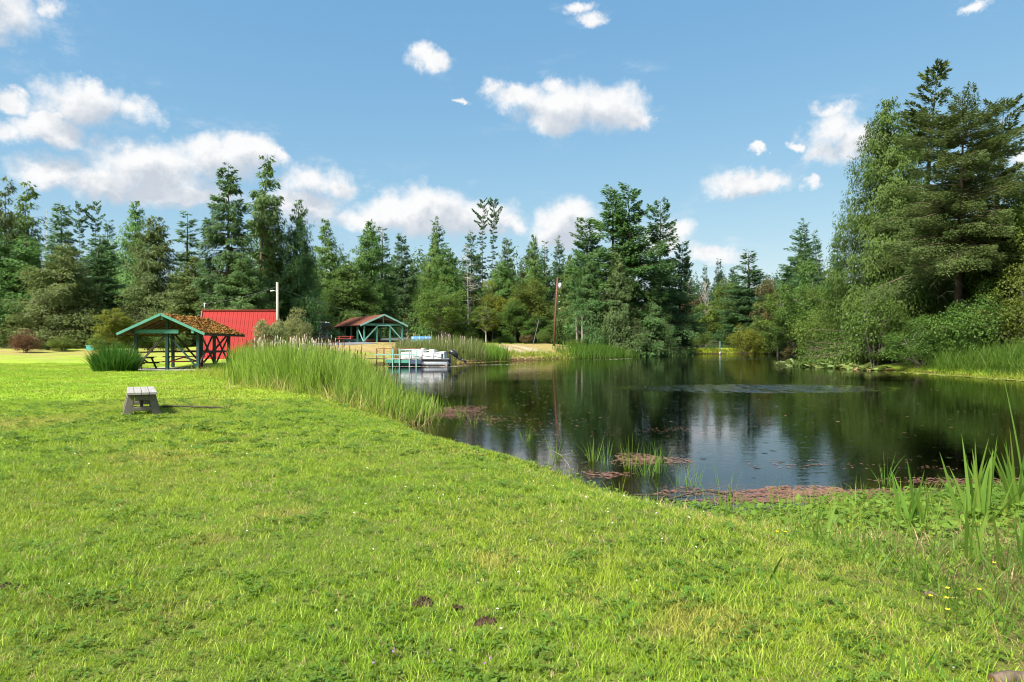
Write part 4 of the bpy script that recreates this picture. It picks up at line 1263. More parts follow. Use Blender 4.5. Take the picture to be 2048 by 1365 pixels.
MB().bar((xl - .03, 0, er[1] + .04), (xr + .03, 0, er[1] + .04), .22, .07).build('ridge_cap', M['redtrim'], shed)
mast = MB().tube([(xl + .22, 0, er[1]), (xl + .22, 0, er[1] + .55)], .035, 8).tube([(xl + .16, 0, er[1] + .58), (xl + .36, 0, er[1] + .58)], .05, 8)
mast.build('service_mast', M['alu'], shed, True)
DX = -.9
# ------------------------------------------------------------------ poles and cables
def pole(px, pyt, pxb, Y, r, mat, label):
    x = gx(pxb, Y)
    z = gz(x, Y)
    t = at(px, pyt, Y)
    e = empty('utility_pole', (x, Y, z), 0, label, 'pole')
    c = t - Vector((x, Y, z))
    MB().tube([(0, 0, -.5), c * .5, c], [r, r * .85, r * .7], 10).build('post', M[mat], e, True)
    return e, t
p1, t1 = pole(554.5, 565, 556, 54.5, .13, 'polewood', 'pale wooden utility pole with a lamp arm at the red shed')
c_ = t1 - p1.location
MB().tube([c_ + V3(0, 0, -.75), c_ + V3(-.25, 0, -.66), c_ + V3(-.36, 0, -.67)], .018, 6).build('lamp_arm', M['alu'], p1)
MB().tube([c_ + V3(-.28, 0, -.70), c_ + V3(-.34, 0, -.67), c_ + V3(-.52, 0, -.70), c_ + V3(-.56, 0, -.72)], [.02, .055, .065, .02], 8).build('lamp', M['grey_vinyl'], p1, True)
p2, t2 = pole(1115, 555, 1107.5, 95, .17, 'polered', 'tall red-brown utility pole leaning slightly on the dry bank')
c_ = t2 - p2.location
MB().tube([c_ + V3(.34, -.1, -1.6), c_ + V3(.34, -.1, -.8)], .2, 12).build('transformer', M['grey_vinyl'], p2, True)
MB().box(tuple(c_ + V3(.16, -.05, -1.2)), (.25, .08, .1)).build('bracket', M['alu'], p2)
for zz in (-2.6, -3.4, -4.4):
    MB().tube([c_ + V3(.16, -.1, zz), c_ + V3(.34, -.1, zz)], .05, 6).build('insulator', M['white'], p2)
def cable(a, b, sag, r, label):
    a, b = Vector(a), Vector(b)
    pts = [a.lerp(b, s / 16) + V3(0, 0, -sag * 4 * (s / 16) * (1 - s / 16)) for s in range(17)]
    tag(MB().tube(pts, r, 5).build('power_line', M['cable']), label, 'cable')
cable((-22.3 + xl + .22, 56, er[1] + .58), t1 + V3(0, 0, -.35), .18, .012, 'drop cable from the red shed mast to the pale pole')
cable(t1 + V3(0, 0, -.4), at(1000, 628, 100), 2.2, .014, 'long sagging power line running right from the pale pole')
cable(at(1078, 640, 94), at(1066, 690, 93), 0, .05, 'thin slanting guy stay left of the brown pole')

# ------------------------------------------------------------------ far pavilion
A = Vector((-15.9, 85, 1.56))
ux = Vector((.873, .487, 0)); uy = Vector((-.487, .873, 0))         # across the gable, along the ridge
far = empty('picnic_pavilion', A, math.atan2(ux.y, ux.x), 'long far pavilion with brown-red shingle roof and aqua braces on the bank', 'pavilion')
W2, L2, RZ2, EZ2 = 3.0, 15.2, 3.44, 2.08
MB().box((0, L2 / 2, -.06), (W2 * 2 - .6, L2 - .4, .16)).build('slab', M['concrete'], far)
for side in (-1, 1):
    a, b = V3(0, 0, RZ2), V3(0, L2, RZ2)
    c, d_ = V3(side * W2, L2, EZ2), V3(side * W2, 0, EZ2)
    q_ = [a, b, c, d_] if side > 0 else [d_, c, b, a]
    MB().prism(q_, (0, 0, .06)).build('roof', M['soffit'], far)
    sh = MB()
    rng = random.Random(side + 90)
    for r_ in range(11):
        s0, s1 = r_ / 11, min(1.02, (r_ + 1.3) / 11)
        y = 0.
        while y < L2:
            y2 = min(L2, y + rng.uniform(.25, .5))
            f_ = lambda s, yy, dz: V3(side * W2 * s, yy, RZ2 + (EZ2 - RZ2) * s + .07 + dz)
            u1 = rng.uniform(.01, .035)
            v_ = [f_(s0, y, .0), f_(s0, y2 - .015, .0), f_(s1, y2 - .015, u1), f_(s1, y, u1), f_(s0, y, .012), f_(s0, y2 - .015, .012), f_(s1, y2 - .015, u1 + .03), f_(s1, y, u1 + .03)]
            fs = [(4, 5, 6, 7), (2, 3, 7, 6), (1, 2, 6, 5), (3, 0, 4, 7)]
            sh.add(v_, fs if side > 0 else [f[::-1] for f in fs])
            y = y2
    tag(sh.build('shingles', M['redroof'], far), kind='stuff')
    MB().bar((side * .0, -.05, RZ2 + .02), (side * W2 * 1.03, -.05, EZ2 - .02), .06, .20).build('fascia', M['aqualight'], far)
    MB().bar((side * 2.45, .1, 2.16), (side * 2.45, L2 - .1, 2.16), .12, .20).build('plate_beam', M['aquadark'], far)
    for j in range(6):
        MB().box((side * 2.45, .35 + j * 2.85, 1.03), (.17, .17, 2.06)).build('post', M['aqua'] if side > 0 or j else M['aqua'], far)
    MB().bar((side * 2.53, .5, .15), (side * 2.53, 3.0, 1.98), .07, .13).build('brace', M['aqualight'], far)
    MB().bar((side * 2.53, L2 - .8, .15), (side * 2.53, L2 - 3.3, 1.98), .07, .13).build('brace', M['aqualight'], far)
for xx in (-.85, .85):
    MB().box((xx, .35, 1.15), (.17, .17, 2.3)).build('post', M['aqua'], far)
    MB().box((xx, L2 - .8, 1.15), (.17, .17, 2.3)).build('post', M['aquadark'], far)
MB().bar((-2.5, .30, 2.22), (2.5, .30, 2.22), .10, .26).build('tie_beam', M['aqua'], far)
MB().bar((-.78, .20, 2.12), (.78, .20, 2.12), .06, .15).build('brace', M['aqualight'], far)
MB().bar((-.74, .20, 2.12), (-2.6, .20, .12), .06, .14).build('brace', M['aqualight'], far)
MB().bar((.74, .20, 2.12), (2.6, .20, .12), .06, .14).build('brace', M['aqualight'], far)
MB().box((0, .40, 2.85), (.14, .14, 1.05)).build('king_post', M['aqua'], far)

def off(px, py, Y, dz=0):
    p = at(px, py, Y)
    p.z = gz(p.x, p.y) + dz
    return p
p = off(692, 685, 83.0, .02)
picnic_table(p, -.25, 'red picnic table outside the left end of the far pavilion', 'redwood', 'redwood', 'redwood', 2.1)

# rowing boats
def boat(name, loc, rz, ln, wd, hgt, mat, label, flip=False, trim=None):
    e = empty(name, loc, rz, label, 'boat')
    st = 14
    rows = []
    for i in range(st + 1):
        t = i / st
        b = wd / 2 * (1 - max(0, (t - .45) / .55) ** 2.2) * (.86 + .14 * min(1, t * 3))
        sheer = hgt * (1 + .28 * t ** 2)
        keel = hgt * .42 * max(0, (t - .6) / .4) ** 2
        x = -ln / 2 + ln * t
        rows.append([(x, -b, sheer), (x, -b * .86, hgt * .45 + keel * .6), (x, -b * .55, keel + .02), (x, 0, keel), (x, b * .55, keel + .02), (x, b * .86, hgt * .45 + keel * .6), (x, b, sheer)])
    m_ = MB()
    vs = [v for r_ in rows for v in r_]
    fs = [(i * 7 + j, i * 7 + j + 1, i * 7 + j + 8, i * 7 + j + 7) for i in range(st) for j in range(6)]
    fs.append(tuple(range(7)))
    m_.add(vs, fs)
    h = m_.build('hull', M[mat], e, True)
    so = h.modifiers.new('shell', 'SOLIDIFY'); so.thickness = .035
    for sg in (0, 6):
        MB().tube([Vector(r_[sg]) for r_ in rows], .03, 6).build('gunwale', M[trim or mat], e, True)
    for t in (.2, .5, .75):
        i = int(t * st)
        bw = rows[i][6][1] * 1.7
        MB().box((rows[i][0][0], 0, hgt * .68), (.24, bw, .03)).build('thwart', M['greyplank'], e)
    if flip:
        e.rotation_euler = (math.pi, 0, rz)
        e.location.z += hgt * 1.25
    return e
p = off(787, 686, 87.2)
boat('rowing_boat', (p.x, p.y, 1.62), .25, 3.3, 1.25, .48, 'alu', 'silver-white rowing boat stored inside the far pavilion', trim='white')
p = off(744, 686, 85)
boat('canoe', (p.x + .2, p.y + 2.6, 1.62), .55, 3.4, .8, .34, 'orangeboat', 'faded red canoe lying at the near corner of the far pavilion')
p = off(709, 684, 88)
boat('rowing_boat', (p.x - .3, p.y + .6, 1.62), .4, 2.4, 1.05, .36, 'teal', 'small teal boat behind the red picnic table')
p = off(676, 718, 49)
boat('rowing_boat', (p.x, p.y, p.z + .02), .08, 2.6, 1.1, .42, 'white', 'white rowing boat turned upside down behind the cattails', flip=True)

# blue bench
p = off(842, 684, 78)
bb = empty('bench', p, .06, 'blue painted bench with white patches at the edge of the far bank', 'bench')
MB().box((0, .28, .72), (2.3, .05, .36)).build('backrest', M['blue'], bb, bevel=.01)
MB().box((0, 0, .42), (2.3, .5, .06)).build('seat', M['blue'], bb, bevel=.01)
MB().box((0, -.27, .36), (2.3, .05, .22)).build('front_panel', M['teal'], bb)
for xx in (-.95, -.2, .55, .98):
    MB().box((xx, .250, .74), (.16, .02, .20)).build('white_patch', M['white'], bb)
for xx in (-1.0, 1.0):
    MB().box((xx, 0, .2), (.1, .5, .42)).build('leg', M['aquadark'], bb)
p = off(182, 692, 70)
ub = empty('utility_box', p, .1, 'small turquoise box on the dry grass left of the iris clump', 'box')
MB().box((0, 0, .22), (.75, .5, .45)).build('body', M['teal'], ub, bevel=.02)
MB().box((0, 0, .47), (.82, .56, .06)).build('lid', M['teal'], ub, bevel=.015)

# white ladder leaning at the willow
la = empty('ladder', off(608, 690, 57), .1, 'white ladder standing beside the grey-green willow', 'ladder')
for sg in (-.22, .22):
    MB().bar((sg, 0, 0), (sg - .12, .5, 2.6), .05, .07).build('rail', M['white'], la)
for i in range(8):
    t = (i + .6) / 8.6
    MB().tube([(-.22 - .12 * t, .5 * t, 2.6 * t), (.22 - .12 * t, .5 * t, 2.6 * t)], .018, 6).build('rung', M['white'], la)

# parked motorhome behind the willow
mh = empty('motorhome', off(615, 684, 94), -.35, 'white motorhome parked in the shade between willow and far pavilion', 'vehicle')
bd = MB()
prof_ = [(-3.1, .45), (-3.1, 2.75), (-2.9, 2.9), (2.2, 2.9), (2.9, 2.7), (3.15, 1.5), (3.2, .5)]
bd.prism([V3(x, -1.15, z) for x, z in prof_][::-1], (0, 2.3, 0))
bd.build('body', M['white'], mh, bevel=.05)
MB().prism([V3(3.19, -1.0, 1.5), V3(3.19, 1.0, 1.5), V3(2.95, 1.0, 2.65), V3(2.95, -1.0, 2.65)], (.03, 0, .01)).build('windscreen', M['glass'], mh)
for xx, wd in ((2.25, .9), (.6, 1.1), (-1.6, .9)):
    MB().box((xx, -1.16, 1.95), (wd, .03, .75)).build('window', M['glass'], mh)
MB().box((0, -1.165, 1.1), (6.1, .02, .14)).build('stripe', M['navy'], mh)
for xx in (-1.8, 2.1):
    for yy in (-1.0, 1.0):
        wv = MB().tube([(xx, yy - .12, .42), (xx, yy + .12, .42)], .42, 18).build('wheel', M['black'], mh)
        MB().tube([(xx, yy - .135, .42), (xx, yy + .135, .42)], .2, 12).build('hub', M['alu'], wv)
MB().box((3.25, 0, .62), (.15, 2.2, .22)).build('bumper', M['grey_vinyl'], mh, bevel=.03)
for yy in (-.9, .9):
    MB().box((3.22, yy, 1.0), (.06, .3, .2)).build('headlight', M['grey_vinyl'], mh)

# pale house corner in the trees
ho = empty('house', off(812, 686, 112, -.1), .2, 'pale house glimpsed between the trees right of the far pavilion', 'house')
MB().box((0, 0, 1.9), (2.6, 4, 3.8)).build('wall', M['grey_vinyl'], ho)
MB().prism([V3(-1.6, -2.3, 3.8), V3(1.6, -2.3, 3.8), V3(0, -2.3, 4.8)], (0, 4.6, 0)).build('roof', M['redroof'], ho)
for xx in (-.65, .65):
    wn = MB().box((xx, -2.02, 2.9), (1.0, .06, 1.3)).build('window', M['white'], ho)
    MB().box((xx, -2.06, 2.9), (.8, .04, 1.1)).build('pane', M['glass'], wn)

# ------------------------------------------------------------------ asphalt pad by the far pavilion
mb = MB()
pts2 = [(-27.5, 84), (-24, 77.5), (-18.5, 77.8), (-15.5, 80.5), (-17.8, 84.5), (-22, 88.5), (-27, 90)]
n = 14
gr = []
cxp, cyp = np.mean([a for a, b in pts2]), np.mean([b for a, b in pts2])
vs, fs = [], []
vs.append((cxp, cyp, gz(cxp, cyp) + .03))
ringn = len(pts2) * 4
for k_ in range(1, 7):
    for j in range(ringn):
        t = j / 4
        a, b = pts2[int(t) % len(pts2)], pts2[(int(t) + 1) % len(pts2)]
        fr_ = t - int(t)
        ex_, ey_ = a[0] + (b[0] - a[0]) * fr_, a[1] + (b[1] - a[1]) * fr_
        x, y = cxp + (ex_ - cxp) * k_ / 6, cyp + (ey_ - cyp) * k_ / 6
        vs.append((x, y, gz(x, y) + .03))
for j in range(ringn):
    fs.append((0, 1 + j, 1 + (j + 1) % ringn))
for k_ in range(5):
    for j in range(ringn):
        a = 1 + k_ * ringn
        fs.append((a + j, a + ringn + j, a + ringn + (j + 1) % ringn, a + (j + 1) % ringn))
mb.add(vs, fs)
tag(mb.build('road', M['asphalt']), kind='structure')

# ------------------------------------------------------------------ dock
DY = 58.0
dk = empty('dock', (-9.2, DY, WZ), 0, 'wooden dock with pale aqua posts and rails beside the pontoon boat', 'dock')
DZ = .60
for i in range(22):
    MB().box((-1.45 + i * .14, .55, DZ), (.128, 2.2, .05)).build('plank', M['greyplank'], dk)
MB().box((.08, -.58, DZ - .18), (3.1, .06, .26)).build('side_beam', M['aqua'], dk)
MB().box((1.05, -.63, DZ - .20), (1.05, .05, .34)).build('skirt_panel', M['navy'], dk)
MB().box((.1, .55, .12), (2.8, 1.8, .34)).build('float', M['aquadark'], dk)
for pxp in (785.5, 799, 819, 832.5):
    x = gx(pxp, DY - .6) + 9.2
    MB().box((x, -.66, .55), (.08, .08, 1.9 if pxp < 800 else 1.75)).build('post', M['aqualight'], dk)
x0, x1 = gx(785.5, DY) + 9.2, gx(832.5, DY) + 9.2
MB().bar((gx(752, DY) + 9.2, -.66, .98), (x1, -.66, .98), .04, .09).build('rail', M['aqualight'], dk)
MB().bar((gx(799, DY) + 9.2, -.66, 1.38), (x1, -.66, 1.38), .05, .08).build('rail', M['aqualight'], dk)
# gangway ashore
for i in range(12):
    MB().box((-1.65 - i * .14, .7 + i * .03, DZ + .002 * i), (.128, 1.2, .05)).build('gangway_plank', M['darkwood'], dk)
for pxp in (753, 767.5, 792):
    x = gx(pxp, DY + 1.2) + 9.2
    MB().box((x, 1.3, .75), (.09, .09, 1.5)).build('gangway_post', M['rust'], dk)
MB().bar((gx(751, DY) + 9.2, 1.3, 1.47), (gx(838, DY) + 9.2, 1.3, 1.47), .05, .07).build('gangway_rail', M['rust'], dk)

# ------------------------------------------------------------------ pontoon boat
pb_ = empty('pontoon_boat', (-7.25, 58.9, WZ), -.03, 'white pontoon boat with rails and black outboard moored at the dock', 'boat')
for yy in (-.85, .85):
    pts = [(-2.35, yy, .42), (-2.0, yy, .28), (-1.6, yy, .22), (1.75, yy, .22), (1.85, yy, .22)]
    MB().tube(pts, [.04, .2, .29, .29, .22], 14).build('pontoon', M['alu'], pb_, True)
MB().box((-.2, 0, .56), (4.1, 2.3, .12)).build('deck', M['grey_vinyl'], pb_, bevel=.02)
MB().box((-.2, -1.17, .56), (4.15, .04, .10)).build('rub_strip', M['black'], pb_)
FX = [(-2.15, -1.25, .80), (-1.2, -.35, .80), (-.3, .62, .72), (.67, 1.45, .55)]
for yy in (-1.1, 1.1):
    for a, b, hh in FX:
        MB().box(((a + b) / 2, yy, .64 + hh * .36), (b - a, .03, hh * .68)).build('fence_panel', M['white'], pb_)
        fr_ = MB().tube([(a, yy, .62), (a, yy, .62 + hh), (b, yy, .62 + hh), (b, yy, .62)], .025, 6)
        fr_.build('rail', M['alu'], pb_, True)
MB().box((1.38, -1.12, .86), (.16, .03, .42)).build('gate_panel', M['aquadark'], pb_)
for a, b, z_ in ((-.3, .55, .80), (-1.1, -.35, .78), (.7, 1.3, .74)):
    MB().bar((a, -1.125, z_ + .10), (b, -1.125, z_ - .02), .012, .035).build('side_stripe', M['black'], pb_)
MB().box((-.95, .3, .98), (.9, 1.1, .72)).build('seat', M['white'], pb_, bevel=.08)
MB().box((-.45, .3, 1.25), (.22, 1.1, .55)).build('seat_back', M['white'], pb_, bevel=.08)
MB().prism([V3(.15, -.75, .62), V3(.75, -.75, .62), V3(.65, -.75, 1.38), V3(.25, -.75, 1.45)], (0, .7, 0)).build('console', M['white'], pb_, bevel=.03)
MB().box((1.25, .2, .92), (.5, 1.7, .6)).build('seat', M['white'], pb_, bevel=.08)
mt_ = empty('outboard_motor', (0, 0, 0)); mt_.parent = pb_
MB().tube([(1.80, -.2, 1.10), (1.95, -.2, 1.22), (2.25, -.2, 1.12), (2.5, -.2, .88), (2.55, -.2, .78)], [.06, .2, .24, .2, .06], 12).build('cowl', M['black'], mt_, True)
MB().tube([(2.35, -.2, .88), (2.75, -.2, .62), (3.1, -.2, .45)], [.09, .075, .06], 8).build('shaft', M['black'], mt_, True)
MB().tube([(2.9, -.2, .58), (3.2, -.2, .42), (3.35, -.2, .36)], [.05, .1, .03], 8).build('gearcase', M['black'], mt_, True)
MB().prism([V3(3.0, -.22, .50), V3(3.25, -.22, .14), V3(3.4, -.22, .22), V3(3.3, -.22, .42)], (0, .04, 0)).build('skeg', M['black'], mt_)
MB().box((1.95, -.2, .6), (.16, .3, .7)).build('bracket', M['black'], mt_, bevel=.02)

# aerator post in the far water
p = at(1440, 706, 118); p.z = WZ
ae = empty('aerator', p, 0, 'thin pale post with a white float in the far water', 'post')
MB().tube([(0, 0, -.6), (0, 0, 2.3)], .045, 8).build('post', M['aqualight'], ae, True)
MB().tube([(-.05, 0, 0), (0, 0, .3), (.02, 0, .62)], [.10, .13, .03], 10).build('float', M['white'], ae, True)
# ------------------------------------------------------------------ lawn blades
rng = np.random.default_rng(100)
tcoll = bpy.data.collections.new('tuft_kinds')
def add_kind(i, me, mat):
    o = bpy.data.objects.new('tuft_kind_%02d' % i, me)
    me.materials.append(mat)
    tcoll.objects.link(o)
def tuft(seed, nb, rad, hr, wr, nseg, lean=(.1, .9)):
    r = np.random.default_rng(seed)
    a = r.random(nb) * 6.28
    rr = rad * np.sqrt(r.random(nb))
    P = np.stack([np.cos(a) * rr, np.sin(a) * rr, np.full(nb, -.01)], 1)
    V, pol, nv = blade_strips(P, r.uniform(*hr, nb), r.uniform(*wr, nb), r.random(nb) * 6.28, r.uniform(*lean, nb) * .7, r.uniform(.05, .6, nb), nseg, twist=r.random(nb) * 6.28)
    return np_mesh('tuft', V, pol, {'tint': np.repeat(r.random(nb), nv)})
def clover(seed, nb, rad, hr, lr):
    r = np.random.default_rng(seed)
    Vs, Qs, o = [], [], 0
    a = r.random(nb) * 6.28
    rr = rad * np.sqrt(r.random(nb))
    h = r.uniform(*hr, nb)
    T = []
    for k_ in range(3):
        az = a * 3 + k_ * 2.094
        P = np.stack([np.cos(a) * rr, np.sin(a) * rr, h], 1)
        D = np.stack([np.cos(az), np.sin(az), r.normal(.05, .2, nb)], 1)
        V, Q = leaf_quads(P, D, unit(UP + r.normal(0, .2, (nb, 3))), r.uniform(*lr, nb), r.uniform(*lr, nb) * .9)
        Vs.append(V); Qs.append(Q + o); o += len(V)
        T.append(np.repeat(r.random(nb) * .5, 4))
    return np_mesh('clover', np.concatenate(Vs), [np.concatenate(Qs)], {'tint': np.concatenate(T)})
for i in range(4):
    add_kind(i, tuft(200 + i, 32, .055, (.018, .048), (.0024, .0042), 3, (.2, 1.1)), M['lawn'])
add_kind(4, tuft(204, 16, .05, (.04, .09), (.0035, .006), 3, (.1, .6)), M['lawn'])
add_kind(5, clover(205, 14, .07, (.015, .035), (.012, .02)), M['clover'])
add_kind(6, tuft(206, 12, .06, (.025, .06), (.003, .005), 2, (.4, 1.2)), M['straw'])
for i in range(3):
    add_kind(7 + i, tuft(210 + i, 26, .11, (.022, .05), (.005, .0085), 2), M['lawn'])
for i in range(3):
    add_kind(10 + i, tuft(220 + i, 18, .26, (.03, .065), (.012, .022), 2), M['lawn'])
add_kind(13, clover(207, 10, .09, (.02, .04), (.025, .045)), M['clover'])

HOLES = [(wp(845, 1200), .15)]
def lawn_hole(px, py):
    dd = CZ * F / (py - HOR)
    return gx(px, dd), dd
SOIL = [(845, 1200, .048, .055, 'dark crumbly molehill in the foreground lawn'), (912, 1212, .026, .020, 'small scrape of bare soil right of the molehill'),
        (970, 1238, .045, .028, 'bare patch with dry grass, farthest right of the soil patches'), (15, 1178, .085, .035, 'bare reddish soil cut by the left edge of the lawn'),
        (165, 1218, .04, .022, 'small dark soil patch near the left corner of the lawn')]
soil_xy = [lawn_hole(a, b) + (c, d_) for a, b, c, d_, l in SOIL]

def ring(d0, d1, dens, kinds, probs, smin, smax):
    area = .92 * (d1 ** 2 - d0 ** 2) * 1.0
    n_ = int(area * dens)
    dd = np.sqrt(rng.uniform(d0 ** 2, d1 ** 2, n_))
    tt = rng.uniform(-.92, .92, n_)
    x, y = tt * dd, dd
    sd = shore_dist(x, y)
    ok = sd > .12 + .25 * rng.random(n_)
    marsh = sstep(1.2, 2.8, x) * (1 - sstep(8, 10, y)) * sstep(4.6, 5.6, y + .25 * (x - 2))
    ok &= rng.random(n_) > marsh * .75
    rough_ = sstep(1.9, 3.0, x - .25 * (y - 4)) * (1 - sstep(5.2, 6.2, y))
    ok &= rng.random(n_) > rough_ * .85
    ok &= ~((np.abs(x + 20) < 2.6) & (y > 39) & (y < 46))
    for sx_, sy_, rx, ry in soil_xy:
        ok &= np.hypot((x - sx_) / (rx * 1.1), (y - sy_) / (ry * 1.3)) > .8 + .4 * rng.random(n_)
    x, y = x[ok], y[ok]
    n_ = len(x)
    z = ground_z(x, y)
    ki = rng.choice(kinds, n_, p=probs)
    patchy = np.sin(x * 2.1 + 1.3 * np.sin(y * 1.7)) * np.sin(y * 1.9 + 1.1 * np.sin(x * 1.3))
    sc = rng.uniform(smin, smax, n_) * (1 + .22 * patchy)
    return np.stack([x, y, z], 1), ki, sc
rings = [ring(2.3, 4.5, 800, [0, 1, 2, 3, 4, 5, 6], [.19, .19, .19, .19, .10, .06, .08], .7, 1.2),
         ring(4.5, 8.5, 480, [0, 1, 2, 3, 4, 5, 6], [.205, .205, .205, .205, .04, .05, .09], .85, 1.35),
         ring(8.5, 17, 170, [7, 8, 9, 13, 6], [.295, .295, .295, .05, .065], .85, 1.35),
         ring(17, 46, 32, [10, 11, 12], [.34, .33, .33], .8, 1.3)]
P = np.concatenate([r_[0] for r_ in rings]); KI = np.concatenate([r_[1] for r_ in rings]); SCL = np.concatenate([r_[2] for r_ in rings])
me = bpy.data.meshes.new('lawn_grass')
me.vertices.add(len(P))
me.vertices.foreach_set('co', P.astype(np.float32).ravel())
a_ = me.attributes.new('kind_index', 'INT', 'POINT'); a_.data.foreach_set('value', KI.astype(np.int32))
a_ = me.attributes.new('tuft_scale', 'FLOAT', 'POINT'); a_.data.foreach_set('value', SCL.astype(np.float32))
a_ = me.attributes.new('turn', 'FLOAT_VECTOR', 'POINT')
a_.data.foreach_set('vector', np.stack([rng.normal(0, .12, len(P)), rng.normal(0, .12, len(P)), rng.random(len(P)) * 6.28], 1).astype(np.float32).ravel())
me.update()
lawn = tag(link('lawn_grass', me), 'short mown grass of the bright green lawn', 'grass', kind='stuff')
ng = bpy.data.node_groups.new('scatter_tufts', 'GeometryNodeTree')
ng.interface.new_socket('Geometry', in_out='INPUT', socket_type='NodeSocketGeometry')
ng.interface.new_socket('Geometry', in_out='OUTPUT', socket_type='NodeSocketGeometry')
n_in, n_out = ng.nodes.new('NodeGroupInput'), ng.nodes.new('NodeGroupOutput')
iop = ng.nodes.new('GeometryNodeInstanceOnPoints')
ci = ng.nodes.new('GeometryNodeCollectionInfo')
ci.inputs['Collection'].default_value = tcoll
ci.inputs['Separate Children'].default_value = True
ci.inputs['Reset Children'].default_value = True
def named(nm, ty):
    a = ng.nodes.new('GeometryNodeInputNamedAttribute')
    a.data_type = ty
    a.inputs[0].default_value = nm
    return a.outputs[0]
ng.links.new(n_in.outputs[0], iop.inputs['Points'])
ng.links.new(ci.outputs[0], iop.inputs['Instance'])
iop.inputs['Pick Instance'].default_value = True
ng.links.new(named('kind_index', 'INT'), iop.inputs['Instance Index'])
e2r = ng.nodes.new('FunctionNodeEulerToRotation')
ng.links.new(named('turn', 'FLOAT_VECTOR'), e2r.inputs[0])
ng.links.new(e2r.outputs[0], iop.inputs['Rotation'])
ng.links.new(named('tuft_scale', 'FLOAT'), iop.inputs['Scale'])
ng.links.new(iop.outputs[0], n_out.inputs[0])
lawn.modifiers.new('scatter', 'NODES').node_group = ng

# soil patches
for (sx_, sy_, rx, ry), (a, b, c, d_, lb) in zip(soil_xy, SOIL):
    r = np.random.default_rng(int(a) + 3)
    nr, na = 7, 20
    vs = [(0, 0, .008)]
    for i in range(1, nr + 1):
        for j in range(na):
            t = 6.283 * j / na
            q_ = i / nr
            wob = 1 + .25 * math.sin(3 * t + a) + .15 * math.sin(7 * t)
            vs.append((math.cos(t) * rx * q_ * wob * 1.25, math.sin(t) * ry * q_ * wob * 1.5, .006 * (1 - q_ ** 2) + r.normal(0, .005) - .02 * (i == nr)))
    fs = [(0, 1 + j, 1 + (j + 1) % na) for j in range(na)]
    for i in range(nr - 1):
        o = 1 + i * na
        fs += [(o + j, o + na + j, o + na + (j + 1) % na, o + (j + 1) % na) for j in range(na)]
    ob = MB().add(vs, fs).build('soil_patch', M['soil'])
    ob.location = (sx_, sy_, gz(sx_, sy_) + .012)
    tag(ob, lb, 'soil')

# ------------------------------------------------------------------ reeds and tall grasses
def in_poly(poly, n, r):
    poly = np.array(poly)
    lo, hi = poly.min(0), poly.max(0)
    out = np.zeros((0, 2))
    while len(out) < n:
        c = r.uniform(lo, hi, (n * 2, 2))
        ins = np.zeros(len(c), bool)
        for i in range(len(poly)):
            ax, ay = poly[i]; bx, by = poly[(i + 1) % len(poly)]
            cnd = (ay > c[:, 1]) != (by > c[:, 1])
            ins ^= cnd & (c[:, 0] < ax + (c[:, 1] - ay) / ((by - ay) if by != ay else 1e-9) * (bx - ax))
        out = np.concatenate([out, c[ins]])
    return out[:n]
def along(line, n, wdt, r):
    line = np.array(line, float)
    seg = np.linalg.norm(np.diff(line, axis=0), axis=1)
    i = r.choice(len(seg), n, p=seg / seg.sum())
    t = r.random(n)[:, None]
    return line[i] * (1 - t) + line[i + 1] * t + r.normal(0, wdt, (n, 2))

def grass_mass(name, xy, hfun, wr, mat, label, seed, nseg=4, lean=.16, curve=.25, clump=.0, cat='reeds', bend=.04):
    r = np.random.default_rng(seed)
    n = len(xy)
    if clump:
        cen = xy[r.choice(n, max(1, n // 9))]
        from_c = r.choice(len(cen), n)
        xy = np.where((r.random(n) < .8)[:, None], cen[from_c] + r.normal(0, clump, (n, 2)), xy)
    z = np.maximum(ground_z(xy[:, 0], xy[:, 1]), WZ - .25) - .03
    P = np.stack([xy[:, 0], xy[:, 1], z], 1)
    Hh = hfun(xy[:, 0], xy[:, 1], r)
    bent = r.random(n) < bend
    V, pol, nv = blade_strips(P, Hh, r.uniform(*wr, n), r.random(n) * 6.28, np.abs(r.normal(0, lean, n)), np.where(bent, r.uniform(.6, 1.2, n), np.abs(r.normal(0, curve, n))), nseg, twist=r.random(n) * 6.28)
    me = np_mesh(name, V, pol, {'tint': np.repeat(np.clip(r.normal(.42, .33, n), 0, 1), nv)})
    return tag(link(name, me, M[mat]), label, cat, kind='stuff')

r1 = np.random.default_rng(300)
BED = [(-17.5, 42.5), (-13.5, 33), (-9.75, 25.6), (-7.6, 22.4), (-5.85, 20.6), (-3.9, 17.8), (-2.6, 16.2), (-1.8, 16.8), (-2.0, 20.0), (-4.3, 25), (-6.9, 33), (-9.8, 44), (-13, 48)]
def bed_h(x, y, r):
    tip = sstep(-6.5, -1.9, x)
    lump_ = 1 + .10 * np.sin(x * 2.3 + 1.7 * np.sin(y * 1.1)) + .07 * np.sin(y * 2.9 + x)
    return r.uniform(1.05, 1.75, len(x)) * lump_ * .95 * (1 - .54 * tip) * (1 - .12 * sstep(30, 46, y))
xy = in_poly(BED, 8500, r1)
edge = along([(-9.9, 25.8), (-7.6, 22.5), (-5.85, 20.7), (-3.9, 18.0), (-2.4, 16.6)], 2200, .45, r1)
grass_mass('reeds', np.concatenate([xy, edge]), bed_h, (.020, .042), 'reed', 'dense bed of tall light green cattails between lawn and dock', 301, 4, .13, .2, .10)
xy = along([(-17.5, 41), (-12, 31), (-9.9, 25.4), (-7.6, 22.1), (-5.85, 20.2), (-3.9, 17.2), (-2.3, 15.6)], 3800, .35, r1)
grass_mass('grass', xy, lambda x, y, r: r.uniform(.2, .65, len(x)), (.010, .02), 'yellowgrass', 'yellow-green long grass fringing the cattail bed', 302, 3, .35, .45, .12, 'grass', .2)
xy = in_poly(BED, 420, r1)
